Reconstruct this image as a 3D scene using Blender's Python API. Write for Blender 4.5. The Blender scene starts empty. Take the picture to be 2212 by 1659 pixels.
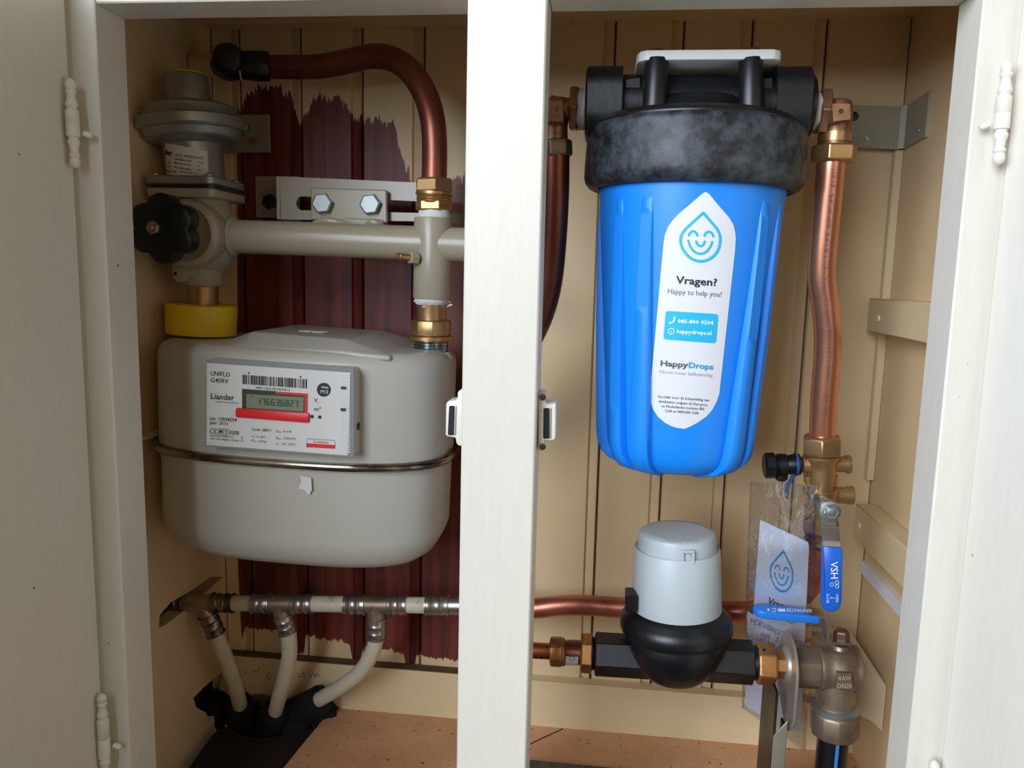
import bpy, bmesh, math, random
from mathutils import Vector as V, Matrix
from mathutils.geometry import tessellate_polygon
random.seed(4)
sc = bpy.context.scene
# ---------------------------------------------------------------- camera, light, exposure
CZ = 0.518                    # camera height above the cabinet floor
FPX, CX, CY = 1689.0, 1106.0, 829.5   # focal length and centre, 2212x1659 frame
dn = V((-286, 12150, FPX)).normalized()          # world down, seen in camera axes
dp = V((199, -229.5, FPX)); dp = (dp - dn * dp.dot(dn)).normalized()   # world depth
XC, YC, ZC = dp.cross(-dn), dp, -dn
CAM = V((0, 0, CZ))
cam = bpy.data.objects.new('camera', bpy.data.cameras.new('camera'))
sc.collection.objects.link(cam)
cam.data.sensor_width = 36; cam.data.lens = 36 * FPX / 2212; cam.data.clip_start = .02
M = Matrix(((XC[0], -XC[1], -XC[2], 0), (YC[0], -YC[1], -YC[2], 0), (ZC[0], -ZC[1], -ZC[2], CZ), (0, 0, 0, 1)))
cam.matrix_world = M
sc.camera = cam
W = bpy.data.worlds.new('world'); sc.world = W; W.use_nodes = True
W.node_tree.nodes['Background'].inputs[0].default_value = (1, .87, .66, 1)
W.node_tree.nodes['Background'].inputs[1].default_value = .105
def area(name, loc, tgt, sx, sy, power, col):
    L = bpy.data.lights.new(name, 'AREA'); L.shape = 'RECTANGLE'; L.size = sx; L.size_y = sy; L.energy = power; L.color = col
    o = bpy.data.objects.new(name, L); sc.collection.objects.link(o); o.location = loc
    o.rotation_euler = (V(tgt) - V(loc)).to_track_quat('-Z', 'Y').to_euler()
    o['kind'] = 'helper'
    return o
area('window_light', (-.90, -1.22, 1.08), (0.05, .7, .40), 1.1, 1.2, 54, (.84, .94, 1.09))
area('side_window_light', (-1.7, -.6, 1.0), (0.3, .4, .45), 1.3, 1.3, 31, (.87, .95, 1.07))
area('room_light', (1.1, -1.3, .9), (0.0, .7, .4), 1.0, 1.0, 3.6, (1, .74, .42))
sc.view_settings.view_transform = 'Standard'; sc.view_settings.look = 'None'
sc.view_settings.exposure = 0.0; sc.view_settings.gamma = 1; sc.view_settings.use_curve_mapping = False

# ---------------------------------------------------------------- measuring helpers
def ray(px, py):
    r = V((px - CX, py - CY, FPX))
    return V((r.dot(XC), r.dot(YC), r.dot(ZC)))
def P(px, py, Y):                       # pixel -> point on the plane at depth Y
    r = ray(px, py); return CAM + r * (Y / r.y)
def PX(px, py, X):
    r = ray(px, py); return CAM + r * (X / r.x)
def PZ(px, py, z):
    r = ray(px, py); return CAM + r * ((z - CZ) / r.z)
def MP(px, py, Y): return Y / ray(px, py).y        # metres per pixel there
def onplane(o, n):
    o, n = V(o), V(n)
    def f(px, py):
        r = ray(px, py); return CAM + r * ((o - CAM).dot(n) / r.dot(n))
    return f
def onsurf(sdf, lift=.0003, t0=.45, damp=.9):
    def f(px, py):
        r = ray(px, py).normalized(); t = t0
        for _ in range(60):
            d = sdf(CAM + r * t) - lift
            t += d * damp
            if abs(d) < 2e-5: break
        return CAM + r * t
    return f
def lerp_tab(tab, x):
    if x <= tab[0][0]: return tab[0][1]
    for (a, u), (b, v) in zip(tab, tab[1:]):
        if x <= b: return u + (v - u) * (x - a) / (b - a)
    return tab[-1][1]

# ---------------------------------------------------------------- objects
def thing(name, label, cat, at, group=None):
    o = bpy.data.objects.new(name, None); sc.collection.objects.link(o)
    o.location = at; o['label'] = label; o['category'] = cat; o.empty_display_size = .02
    if group: o['group'] = group
    return o
def origin(o):
    p = V((0, 0, 0))
    while o is not None:
        p += o.location; o = o.parent
    return p
class B:
    def __init__(s): s.v = []; s.f = []
    def add(s, vs, fs):
        n = len(s.v); s.v += [V(p) for p in vs]; s.f += [tuple(i + n for i in f) for f in fs]; return s
    def box(s, lo, hi):
        x0, y0, z0 = lo; x1, y1, z1 = hi
        return s.add([(x0,y0,z0),(x1,y0,z0),(x1,y1,z0),(x0,y1,z0),(x0,y0,z1),(x1,y0,z1),(x1,y1,z1),(x0,y1,z1)],
              [(0,3,2,1),(4,5,6,7),(0,1,5,4),(1,2,6,5),(2,3,7,6),(3,0,4,7)])
    def prism(s, pts, vec):
        n = len(pts); vec = V(vec); pts = [V(p) for p in pts]
        return s.add(pts + [p + vec for p in pts], [tuple(range(n))[::-1], tuple(range(n, 2*n))] +
              [(i, (i+1) % n, n + (i+1) % n, n + i) for i in range(n)])
    def pp(s, pix, Y, d): return s.prism([P(x, y, Y) for x, y in pix], (0, d, 0))
    def rings(s, rings, cap0=True, cap1=True, closed=True):
        n = len(rings[0]); vs = [p for r in rings for p in r]; fs = []
        for k in range(len(rings) - 1):
            for i in range(n if closed else n - 1):
                j = (i + 1) % n
                fs.append((k*n + i, k*n + j, (k+1)*n + j, (k+1)*n + i))
        if cap0: fs.append(tuple(range(n))[::-1])
        if cap1: fs.append(tuple(range((len(rings)-1)*n, len(rings)*n)))
        return s.add(vs, fs)
    def lathe(s, o, d, prof, seg=32, rot=0, cap=True, ref=None):      # prof: (distance along d, radius)
        o = V(o); d = V(d).normalized()
        a = V(ref) if ref else (V((0, -1, 0)) if abs(d.y) < .8 else V((1, 0, 0)))
        a = (a - d * a.dot(d)).normalized(); b = d.cross(a)
        rs = [[o + d*t + (a*math.cos(rot + 2*math.pi*i/seg) + b*math.sin(rot + 2*math.pi*i/seg)) * max(r, 1e-5) for i in range(seg)] for t, r in prof]
        return s.rings(rs, cap, cap)
    def lp(s, A, Bp, prof, seg=32, rot=0, cap=True):   # axis between two measured points; prof (fraction, radius in pixels there)
        a, b = P(*A), P(*Bp); L = (b - a).length
        m = (MP(*A) + MP(*Bp)) / 2
        return s.lathe(a, b - a, [(t*L, r*m) for t, r in prof], seg, rot, cap)
    def nut(s, o, d, R, L, n=6, rot=0, c=.12, ref=None):
        return s.lathe(o, d, [(0, R*.86), (L*c, R), (L*(1-c), R), (L, R*.86)], n, rot, ref=ref)
    def lnut(s, A, Bp, R, n=6, rot=0, c=.12):
        a, b = P(*A), P(*Bp); return s.nut(a, b - a, R*(MP(*A)+MP(*Bp))/2, (b-a).length, n, rot, c)
    def tube(s, pts, r, seg=18, sub=6, caps=True, smooth=True):
        pts = [V(p) for p in pts]; rr = r if isinstance(r, (list, tuple)) else [r]*len(pts)
        if smooth and len(pts) > 2:
            q = []; qr = []
            for i in range(len(pts) - 1):
                p0, p1, p2, p3 = pts[max(i-1, 0)], pts[i], pts[i+1], pts[min(i+2, len(pts)-1)]
                for k in range(sub):
                    t = k / sub
                    q.append(.5*((2*p1) + (p2-p0)*t + (2*p0-5*p1+4*p2-p3)*t*t + (3*p1-p0-3*p2+p3)*t**3))
                    qr.append(rr[i] + (rr[i+1]-rr[i])*t)
            q.append(pts[-1]); qr.append(rr[-1]); pts, rr = q, qr
        s.path = pts
        rs = []; a = None
        for i, p in enumerate(pts):
            t = (pts[min(i+1, len(pts)-1)] - pts[max(i-1, 0)]).normalized()
            if a is None: a = t.orthogonal().normalized()
            a = (a - t * a.dot(t)).normalized(); b = t.cross(a)
            rs.append([p + (a*math.cos(2*math.pi*k/seg) + b*math.sin(2*math.pi*k/seg))*rr[i] for k in range(seg)])
        return s.rings(rs, caps, caps)
    def strip(s, pts, w, th):          # bent flat bar: centre line of one edge, width vector, thickness
        pts = [V(p) for p in pts]; w = V(w); rs = []
        for i, p in enumerate(pts):
            t = (pts[min(i+1, len(pts)-1)] - pts[max(i-1, 0)]).normalized()
            n = t.cross(w).normalized() * th
            rs.append([p, p + w, p + w + n, p + n])
        return s.rings(rs)
    def link(s, name, m, parent=None, ang=40, bev=0, seg=1, kind=None, label=None):
        me = bpy.data.meshes.new(name); o0 = origin(parent) if parent else V((0, 0, 0))
        me.from_pydata([p - o0 for p in s.v], [], s.f)
        bm = bmesh.new(); bm.from_mesh(me)
        if bev:
            es = [e for e in bm.edges if len(e.link_faces) == 2 and e.calc_face_angle(0) > .5]
            bmesh.ops.bevel(bm, geom=es, offset=bev, segments=seg, profile=.5, affect='EDGES', clamp_overlap=True)
        bmesh.ops.recalc_face_normals(bm, faces=bm.faces)
        bm.to_mesh(me); bm.free()
        if ang:
            me.polygons.foreach_set('use_smooth', [True]*len(me.polygons)); me.set_sharp_from_angle(angle=math.radians(ang))
        me.materials.append(m)
        o = bpy.data.objects.new(name, me); sc.collection.objects.link(o)
        if parent: o.parent = parent
        if kind: o['kind'] = kind
        if label: o['label'] = label
        return o
    # ---- flat print, laid on a real surface by a mapping function
    def text(s, body, x, y, w, h, f, ang=0, bold=0., seg=2):
        vs, fs, gw = glyph(body, bold, seg); ca, sa = math.cos(math.radians(ang)), math.sin(math.radians(ang))
        out = []
        for u, v in vs:
            a = u / gw * w; b = -v * h
            out.append(f(x + a*ca - b*sa, y + a*sa + b*ca))
        return s.add(out, fs)
    def stroke(s, pts, w, f, closed=False, sub=5):
        pts = [V((a, b, 0)) for a, b in pts]; n = len(pts); q = []
        if sub > 1:
            rng = range(n) if closed else range(n - 1)
            for i in rng:
                g = (lambda k: pts[k % n]) if closed else (lambda k: pts[min(max(k, 0), n-1)])
                p0, p1, p2, p3 = g(i-1), g(i), g(i+1), g(i+2)
                for k in range(sub):
                    t = k/sub; q.append(.5*((2*p1)+(p2-p0)*t+(2*p0-5*p1+4*p2-p3)*t*t+(3*p1-p0-3*p2+p3)*t**3))
            if not closed: q.append(pts[-1])
        else: q = pts
        m = len(q); vs = []
        for i in range(m):
            a, b = (q[(i-1) % m], q[(i+1) % m]) if closed else (q[max(i-1, 0)], q[min(i+1, m-1)])
            t = (b - a); t = t.normalized() if t.length else V((1, 0, 0)); nn = V((-t.y, t.x, 0)) * w/2
            vs += [f(*(q[i]+nn).xy), f(*(q[i]-nn).xy)]
        fs = [(2*i, 2*i+1, 2*((i+1) % m)+1, 2*((i+1) % m)) for i in range(m if closed else m-1)]
        return s.add(vs, fs)
    def quad(s, c, f, n=1):            # four pixel corners, tl tr br bl
        tl, tr, br, bl = [V(p) for p in c]; k = len(s.v)
        vs = []
        for j in range(n+1):
            for i in range(n+1):
                p = (tl.lerp(tr, i/n)).lerp(bl.lerp(br, i/n), j/n); vs.append(f(p.x, p.y))
        return s.add(vs, [(j*(n+1)+i, j*(n+1)+i+1, (j+1)*(n+1)+i+1, (j+1)*(n+1)+i) for j in range(n) for i in range(n)])
    def disc(s, x, y, r, f, n=20, sq=1):
        return s.add([f(x + r*math.cos(2*math.pi*i/n), y + sq*r*math.sin(2*math.pi*i/n)) for i in range(n)], [tuple(range(n))])
_g = {}
def glyph(body, bold=0., seg=2):
    k = (body, bold, seg)
    if k not in _g:
        cu = bpy.data.curves.new('glyph', 'FONT'); cu.body = body; cu.size = 1; cu.offset = bold; cu.resolution_u = seg
        ob = bpy.data.objects.new('glyph', cu); me = bpy.data.meshes.new_from_object(ob)
        vs = [(v.co.x, v.co.y) for v in me.vertices]; fs = [tuple(p.vertices) for p in me.polygons]
        bpy.data.objects.remove(ob); bpy.data.curves.remove(cu); bpy.data.meshes.remove(me)
        x0 = min(v[0] for v in vs); x1 = max(v[0] for v in vs)
        _g[k] = ([(u - x0, v / .682) for u, v in vs], fs, x1 - x0)
    return _g[k]
def plane_hole(b, outer, holes, th):     # slab with real holes: outer and holes are world points, th the thickness vector
    th = V(th); loops = [outer] + holes; flat = [V(p) for L in loops for p in L]
    tris = tessellate_polygon([[V(p) for p in L] for L in loops]); n = len(flat)
    fs = [tuple(t) for t in tris] + [tuple(i + n for i in t)[::-1] for t in tris]; k = 0
    for L in loops:
        m = len(L)
        fs += [(k+i, k+(i+1) % m, n+k+(i+1) % m, n+k+i) for i in range(m)]; k += m
    b.add(flat + [p + th for p in flat], fs)

# ---------------------------------------------------------------- materials
def lin(h):
    c = [int(h[i:i+2], 16)/255 for i in (0, 2, 4)]
    return tuple(x/12.92 if x <= .04045 else ((x+.055)/1.055)**2.4 for x in c) + (1,)
def mat(name, col, rough=.5, metal=0., var=0., vs=8., bump=0., bs=60., stretch=None, col2=None, spec=.5, coat=0., thr=None, aniso=0):
    m = bpy.data.materials.new(name); m.use_nodes = True; nt = m.node_tree; b = nt.nodes['Principled BSDF']
    c = lin(col); b.inputs['Base Color'].default_value = c
    b.inputs['Roughness'].default_value = rough; b.inputs['Metallic'].default_value = metal
    b.inputs['Specular IOR Level'].default_value = spec; b.inputs['Coat Weight'].default_value = coat
    geo = nt.nodes.new('ShaderNodeNewGeometry'); vec = geo.outputs['Position']
    if stretch:
        mp = nt.nodes.new('ShaderNodeMapping'); mp.inputs['Scale'].default_value = stretch
        nt.links.new(vec, mp.inputs['Vector']); vec = mp.outputs[0]
    if var or col2:
        n = nt.nodes.new('ShaderNodeTexNoise'); n.inputs['Scale'].default_value = vs; n.inputs['Detail'].default_value = 6; n.inputs['Roughness'].default_value = .62
        nt.links.new(vec, n.inputs['Vector'])
        r = nt.nodes.new('ShaderNodeValToRGB'); nt.links.new(n.outputs['Fac'], r.inputs[0])
        lo, hi = thr if thr else (.3, .7)
        r.color_ramp.elements[0].position = lo; r.color_ramp.elements[1].position = hi
        k = 1 - var
        r.color_ramp.elements[0].color = lin(col2) if col2 else (c[0]*k, c[1]*k, c[2]*k, 1)
        r.color_ramp.elements[1].color = c
        nt.links.new(r.outputs[0], b.inputs['Base Color'])
    if bump:
        n = nt.nodes.new('ShaderNodeTexNoise'); n.inputs['Scale'].default_value = bs; n.inputs['Detail'].default_value = 4
        nt.links.new(vec, n.inputs['Vector'])
        bp = nt.nodes.new('ShaderNodeBump'); bp.inputs['Strength'].default_value = bump; bp.inputs['Distance'].default_value = .002
        nt.links.new(n.outputs['Fac'], bp.inputs['Height']); nt.links.new(bp.outputs[0], b.inputs['Normal'])
    return m
CREAM = 'DFD9CA'
m_frame = mat('cream gloss paint', CREAM, .38, var=.05, vs=30, bump=.06, bs=40, stretch=(8, 8, 1))
m_inner = mat('cream cabinet paint', 'E1C496', .5, var=.07, vs=9, bump=.05, bs=30)
m_trim = mat('cream trim paint', 'DDC69C', .45, var=.06, vs=14, bump=.05, bs=40)
m_hinge = mat('painted hinge', 'E6DFCE', .35, var=.04, vs=60)
m_meter = mat('meter grey enamel', 'BDB8AC', .35, var=.03, vs=10, bump=.02, bs=90)
m_index = mat('pale grey plastic', 'CCC8BC', .4)
m_plate = mat('white printed plate', 'D9D7D2', .45)
m_lens = mat('lens edge grey', '8E9494', .2, var=.1, vs=60)
m_rib = mat('lens ridges', 'DADAD6', .25)
m_black = mat('black print', '161618', .5)
m_red = mat('red plastic', 'E0272A', .4)
m_lcd = mat('lcd green grey', '7D8A70', .25)
m_lcdframe = mat('lcd recess', '33372F', .4)
m_lcddig = mat('lcd digits', '3C463A', .4)
m_beige = mat('beige pipe enamel', 'A59B84', .3, var=.05, vs=12, bump=.04, bs=60)
m_beigec = mat('beige cast enamel', 'AAA08A', .38, var=.06, vs=16, bump=.12, bs=50)
m_alu = mat('cast aluminium', 'A6A7A4', .42, .75, var=.14, vs=20, bump=.08, bs=120)
m_aluplate = mat('painted aluminium plate', 'A79F88', .4, .35, var=.1, vs=30, bump=.05, bs=90, stretch=(6, 6, 1))
m_aluplate2 = mat('bare aluminium plate', 'A39A84', .5, .1, var=.1, vs=26, bump=.04, bs=90)
m_zinc = mat('zinc bolts', 'A9AEAC', .48, .9, var=.15, vs=60)
m_bluezinc = mat('blue passivated zinc', '6FA0B4', .2, 1, col2='C8D2CE', vs=90)
m_steel = mat('stainless steel', 'B4ADA4', .32, .9, var=.25, vs=30, bump=.04, bs=90)
m_strut = mat('worn strut steel', 'B3A797', .4, .6, var=.2, vs=30, bump=.05, bs=90)
m_dsteel = mat('dull dark steel', '6B665F', .4, 1, col2='3A3733', vs=26, bump=.08, bs=90)
m_seam = mat('seam steel', 'A19788', .22, 1, col2='4E443A', vs=22, thr=(.36, .6))
m_brass = mat('yellow brass', 'C69E6C', .38, .85, var=.3, vs=40, bump=.05, bs=120)
m_bronze = mat('dull bronze', 'B98E6C', .45, .8, col2='7A5840', vs=34, bump=.15, bs=130)
m_gbrass = mat('grey brass casting', 'B09A82', .46, .75, col2='7C6854', vs=28, bump=.12, bs=120)
m_obrass = mat('orange brass', 'C89458', .4, .8, col2='94643A', vs=30, bump=.05, bs=90)
m_copdark = mat('tarnished copper', '9A5E48', .38, .8, col2='78463A', vs=14, bump=.03, bs=60)
m_copper = mat('bright copper', 'F4A880', .3, .9, col2='DC9278', vs=18, thr=(.25, .6), bump=.02, bs=60)
m_copred = mat('dull red copper', 'D2826A', .36, .85, col2='9C5442', vs=26, thr=(.3, .55))
m_blackp = mat('black plastic', '101114', .38, var=.2, vs=30, bump=.06, bs=160)
m_blackw = mat('worn black plastic', '131518', .5, col2='444B52', vs=85, thr=(.3, .6), bump=.2, bs=110)
m_tapeb = mat('black wrapping tape', '121214', .4, var=.2, vs=30, bump=.15, bs=70)
m_foam = mat('dark pipe foam', '0E1216', .95, var=.4, vs=40, bump=.8, bs=120)
m_blue = mat('blue plastic', '0C88F0', .42, var=.06, vs=9, bump=.03, bs=160)
m_bluegrip = mat('blue vinyl grip', '0F5CC4', .3, spec=.6)
m_bluegrip2 = mat('light blue vinyl grip', '1D78D8', .35)
m_bluetie = mat('blue cord', '1C4E86', .6)
m_stripe = mat('blue pipe stripe', '2F86C8', .5)
m_label = mat('white sticker', 'DCDDE2', .5, var=.02, vs=30)
m_card = mat('white card', 'D6DBE6', .6)
m_cyan = mat('cyan print', '17B4E0', .5)
m_cyan2 = mat('teal print', '2E9CC4', .5)
m_navy = mat('dark navy print', '10142A', .5)
m_ggrey = mat('grey print', '7C7F8C', .5)
m_lgrey = mat('light grey print', '9DA2AE', .5)
m_dgrey = mat('dark grey print', '5A5564', .5)
m_white = mat('white print', 'E8EEF4', .5)
m_ink = mat('blue ink', '343C94', .6)
m_yellow = mat('yellow plastic', 'ECC91A', .42, var=.06, vs=20)
m_ptfe = mat('white thread tape', 'DAD8D2', .7, var=.08, vs=60, bump=.4, bs=200)
m_wpipe = mat('white plastic pipe', 'CFC5AC', .45, col2='9A8C72', vs=45, thr=(.22, .42))
m_coverg = mat('grey white plastic cover', 'B9C2C4', .42, var=.04, vs=30)
m_whitep = mat('white plastic bracket', 'D8D8D2', .42)
m_rust = mat('rusty bolt', '7A5A48', .5, .7, var=.3, vs=80)
m_pencil = mat('pencil marks', '5A4A34', .8)
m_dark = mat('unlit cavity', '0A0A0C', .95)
m_dboard = mat('dark bare board', '2A1B15', .9, var=.4, vs=18, bump=.2, bs=60)
m_grime = mat('grimy concrete strip', '6E655A', .85, col2='3A342E', vs=40, stretch=(6, 1, 1))
m_tile = mat('terracotta floor sheet', 'DCAA80', .6, col2='C48E64', vs=11, bump=.08, bs=60)
def speckle(m, scale, col, lo, hi):       # dirt specks that belong to the surface
    nt = m.node_tree; b = nt.nodes['Principled BSDF']; src = b.inputs['Base Color'].links[0].from_socket
    geo = nt.nodes.new('ShaderNodeNewGeometry'); n = nt.nodes.new('ShaderNodeTexNoise'); n.inputs['Scale'].default_value = scale; n.inputs['Detail'].default_value = 3
    nt.links.new(geo.outputs['Position'], n.inputs['Vector'])
    r = nt.nodes.new('ShaderNodeValToRGB'); r.color_ramp.elements[0].position = lo; r.color_ramp.elements[1].position = hi
    nt.links.new(n.outputs['Fac'], r.inputs[0])
    mx = nt.nodes.new('ShaderNodeMix'); mx.data_type = 'RGBA'; nt.links.new(r.outputs[0], mx.inputs[0]); nt.links.new(src, mx.inputs[6]); mx.inputs[7].default_value = lin(col)
    nt.links.new(mx.outputs[2], b.inputs['Base Color'])
speckle(m_tile, 170, '4A2E1C', .655, .70)
speckle(m_frame, 130, '6E665A', .765, .78)
def film(name, a, tint):
    m = bpy.data.materials.new(name); m.use_nodes = True; nt = m.node_tree; nt.nodes.clear()
    o = nt.nodes.new('ShaderNodeOutputMaterial'); mx = nt.nodes.new('ShaderNodeMixShader'); t = nt.nodes.new('ShaderNodeBsdfTransparent')
    g = nt.nodes.new('ShaderNodeBsdfGlossy'); g.inputs['Roughness'].default_value = .12; g.inputs['Color'].default_value = (.8, .84, .9, 1)
    t.inputs['Color'].default_value = tint
    nz = nt.nodes.new('ShaderNodeTexNoise'); nz.inputs['Scale'].default_value = 45; nz.inputs['Detail'].default_value = 3; nz.inputs['Distortion'].default_value = 1.2
    geo = nt.nodes.new('ShaderNodeNewGeometry'); nt.links.new(geo.outputs['Position'], nz.inputs['Vector'])
    bp = nt.nodes.new('ShaderNodeBump'); bp.inputs['Strength'].default_value = .5; bp.inputs['Distance'].default_value = .004
    nt.links.new(nz.outputs['Fac'], bp.inputs['Height']); nt.links.new(bp.outputs[0], g.inputs['Normal'])
    mx.inputs[0].default_value = a
    nt.links.new(t.outputs[0], mx.inputs[1]); nt.links.new(g.outputs[0], mx.inputs[2]); nt.links.new(mx.outputs[0], o.inputs[0])
    return m
m_film = film('clear plastic film', .2, (.95, .955, .97, 1))
# ================================================================ THE CUPBOARD (setting)
YF, YJ, YB = .56, .5975, .86
XL, XR, XM0, XM1 = -.375, .234, -.1005, -.0455      # jambs and mullion
WL, WR = -.4416, .2945                              # inner side walls
ZT, ZTOP = P(205, 6, YF).z, P(1600, 42, YB).z       # top rail underside, ceiling
XDL, XDR = -.3945, .2556                             # door leaves, inner faces
def struct(b, name, m, ang=40, bev=0, **k): return b.link(name, m, None, ang, bev, kind='structure', **k)
# face frame
struct(B().box((-.60, YF, -.25), (XL, YJ, ZT + .12)), 'trim_1', m_frame, bev=.0012)
struct(B().box((XM0, YF, -.25), (XM1, YJ, ZT + .12)), 'trim_2', m_frame, bev=.0014)
struct(B().box((XR, YF, -.25), (.42, YJ, ZT + .12)), 'trim_3', m_frame, bev=.0012)
struct(B().box((XL, YF + .0008, ZT), (XM0, YJ, ZT + .12)), 'trim_4', m_frame, bev=.0012)
struct(B().box((XM1, YF + .0008, ZT + .001), (XR, YJ, ZT + .12)), 'trim_5', m_frame, bev=.0012)

# back wall: tongue and groove boards, unpainted red patch where the old cupboard was not repainted
m_plank = mat('planks', 'E1C598', .5, var=.07, vs=7, bump=.1, bs=22, stretch=(3, 3, .35))
def red_patch(m):
    nt = m.node_tree; b = nt.nodes['Principled BSDF']; src = b.inputs['Base Color'].links[0].from_socket
    N = nt.nodes.new; L = nt.links.new
    geo = N('ShaderNodeNewGeometry'); sep = N('ShaderNodeSeparateXYZ'); L(geo.outputs['Position'], sep.inputs[0])
    def math_(op, a, bb):
        n = N('ShaderNodeMath'); n.operation = op
        for i, s in enumerate((a, bb)):
            if hasattr(s, 'links'): L(s, n.inputs[i])
            else: n.inputs[i].default_value = s
        return n.outputs[0]
    mp = N('ShaderNodeMapping'); mp.inputs['Scale'].default_value = (260, 60, 22); L(geo.outputs['Position'], mp.inputs[0])
    nz = N('ShaderNodeTexNoise'); nz.inputs['Scale'].default_value = 1; nz.inputs['Detail'].default_value = 4; nz.inputs['Roughness'].default_value = .7; L(mp.outputs[0], nz.inputs[0])
    jag = math_('MULTIPLY', math_('SUBTRACT', nz.outputs['Fac'], .5), .05)
    def curve(tab):                     # pixel table -> height over x, at the wall
        t = [(P(x, y, YB).x, P(x, y, YB).z) for x, y in tab]
        f = N('ShaderNodeFloatCurve'); x0, x1 = -.46, -.02
        c = f.mapping.curves[0]; pts = [((x - x0)/(x1 - x0), (z + .1)) for x, z in t]
        while len(c.points) < len(pts): c.points.new(.5, .5)
        for p, (u, v) in zip(c.points, pts): p.location = (u, v); p.handle_type = 'VECTOR'
        f.mapping.update()
        L(math_('DIVIDE', math_('SUBTRACT', sep.outputs[0], x0), x1 - x0), f.inputs['Value'])
        return math_('SUBTRACT', f.outputs[0], .1)
    top = curve([(508, 900), (511, 232), (523, 235), (530, 205), (545, 190), (570, 184), (600, 188), (625, 205), (637, 240), (645, 275), (652, 262), (662, 240), (676, 215), (700, 208), (735, 212), (755, 228), (766, 262), (774, 250), (788, 262), (800, 258), (820, 256), (848, 264), (862, 300), (868, 340), (886, 372), (892, 430), (955, 430), (962, 388), (1010, 380), (1060, 380)])
    bot = curve([(500, 900), (506, 1398), (522, 1398), (526, 1356), (600, 1362), (634, 1366), (638, 1412), (655, 1412), (660, 1372), (745, 1388), (757, 1392), (760, 1430), (778, 1432), (784, 1396), (860, 1408), (872, 1410), (876, 1440), (894, 1442), (899, 1416), (970, 1424), (1060, 1430)])
    zj = math_('ADD', sep.outputs[2], jag); zk = math_('ADD', sep.outputs[2], math_('MULTIPLY', jag, .35))
    xin = math_('LESS_THAN', sep.outputs[0], -.075); m1 = math_('MULTIPLY', math_('LESS_THAN', zj, top), xin); m2 = math_('GREATER_THAN', zk, bot); mask = math_('MULTIPLY', m1, m2)
    # bare stained wood: long grain, some dark knots
    mp2 = N('ShaderNodeMapping'); mp2.inputs['Scale'].default_value = (90, 30, 5); L(geo.outputs['Position'], mp2.inputs[0])
    g = N('ShaderNodeTexNoise'); g.inputs['Scale'].default_value = 1; g.inputs['Detail'].default_value = 7; g.inputs['Distortion'].default_value = .6; L(mp2.outputs[0], g.inputs[0])
    r = N('ShaderNodeValToRGB'); L(g.outputs['Fac'], r.inputs[0])
    r.color_ramp.elements[0].position = .3; r.color_ramp.elements[0].color = lin('4C1D18'); r.color_ramp.elements[1].position = .7; r.color_ramp.elements[1].color = lin('823828')
    vo = N('ShaderNodeTexVoronoi'); vo.inputs['Scale'].default_value = 1
    mp3 = N('ShaderNodeMapping'); mp3.inputs['Scale'].default_value = (17, 4, 9); L(geo.outputs['Position'], mp3.inputs[0]); L(mp3.outputs[0], vo.inputs[0])
    r3 = N('ShaderNodeValToRGB'); L(vo.outputs['Distance'], r3.inputs[0]); r3.color_ramp.elements[0].position = .05; r3.color_ramp.elements[0].color = lin('5A4A48'); r3.color_ramp.elements[1].position = .2
    r3.color_ramp.elements[1].color = (1, 1, 1, 1)
    mk = N('ShaderNodeMix'); mk.data_type = 'RGBA'; mk.blend_type = 'MULTIPLY'; mk.inputs[0].default_value = 1; L(r.outputs[0], mk.inputs[6]); L(r3.outputs[0], mk.inputs[7])
    mx = N('ShaderNodeMix'); mx.data_type = 'RGBA'; L(mask, mx.inputs[0]); L(src, mx.inputs[6]); L(mk.outputs[2], mx.inputs[7])
    L(mx.outputs[2], b.inputs['Base Color'])
red_patch(m_plank)
wall = struct(B().box((WL - .02, YB + .012, -.02), (WR + .02, YB + .03, ZTOP + .02)), 'wall_back', m_inner)
joints = [P(x, 60, YB).x for x in (515, 648, 782, 917, 1052, 1186, 1331, 1479, 1628, 1789)]
edges = [WL] + joints + [WR]
for i in range(len(edges) - 1):
    a, b_ = edges[i], edges[i+1]; e = .0055; st = .0075 if i else 0
    # profile: the face, a sunk strip along the right edge, then the open joint
    st = .0115 if i < len(edges) - 2 else 0
    pr = [(a + .0008, YB + .012), (a + .0008, YB + .002), (a + .0022, YB), (b_ - st - .0015, YB), (b_ - st, YB + .0048), (b_ - .0022, YB + .0006), (b_ - .0012, YB + .0025), (b_ - .0012, YB + .012)]
    B().prism([(x, y, 0.0) for x, y in pr], (0, 0, ZTOP + .012)).link('plank', m_plank, wall, 20)
# side walls, ceiling
lw = B()
hole = [PX(x, y, WL) for x, y in ((343, 1354), (345, 1329), (369, 1301), (412, 1277), (456, 1246), (482, 1246), (440, 1283), (394, 1323), (351, 1354))]
for q in hole: q.y = min(q.y, YB - .002)
hole2 = [PX(x, y, WL) for x, y in ((418, 1508), (440, 1485), (472, 1458))] + [V((WL, YB - .004, .03)), V((WL, YB - .004, -.001))] + [PX(x, y, WL) for x, y in ((452, 1562), (446, 1540), (424, 1528))]
plane_hole(lw, [(WL, YJ, -.12), (WL, YB + .012, -.12), (WL, YB + .012, ZTOP + .02), (WL, YJ, ZTOP + .02)], [hole, hole2], (-.018, 0, 0))
struct(lw, 'wall_left', m_inner, 0)
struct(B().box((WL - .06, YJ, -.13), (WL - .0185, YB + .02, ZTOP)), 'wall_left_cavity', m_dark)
struct(B().box((WR, YJ, -.12), (WR + .018, YB + .012, ZTOP + .02)), 'wall_right', m_inner)
struct(B().box((WL - .018, YJ, ZTOP), (WR + .018, YB + .03, ZTOP + .02)), 'ceiling', m_inner)
struct(B().box((WL, YB - .02, ZTOP - .004), (XM1, YB - .001, ZTOP)), 'trim_6', m_inner)
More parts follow.
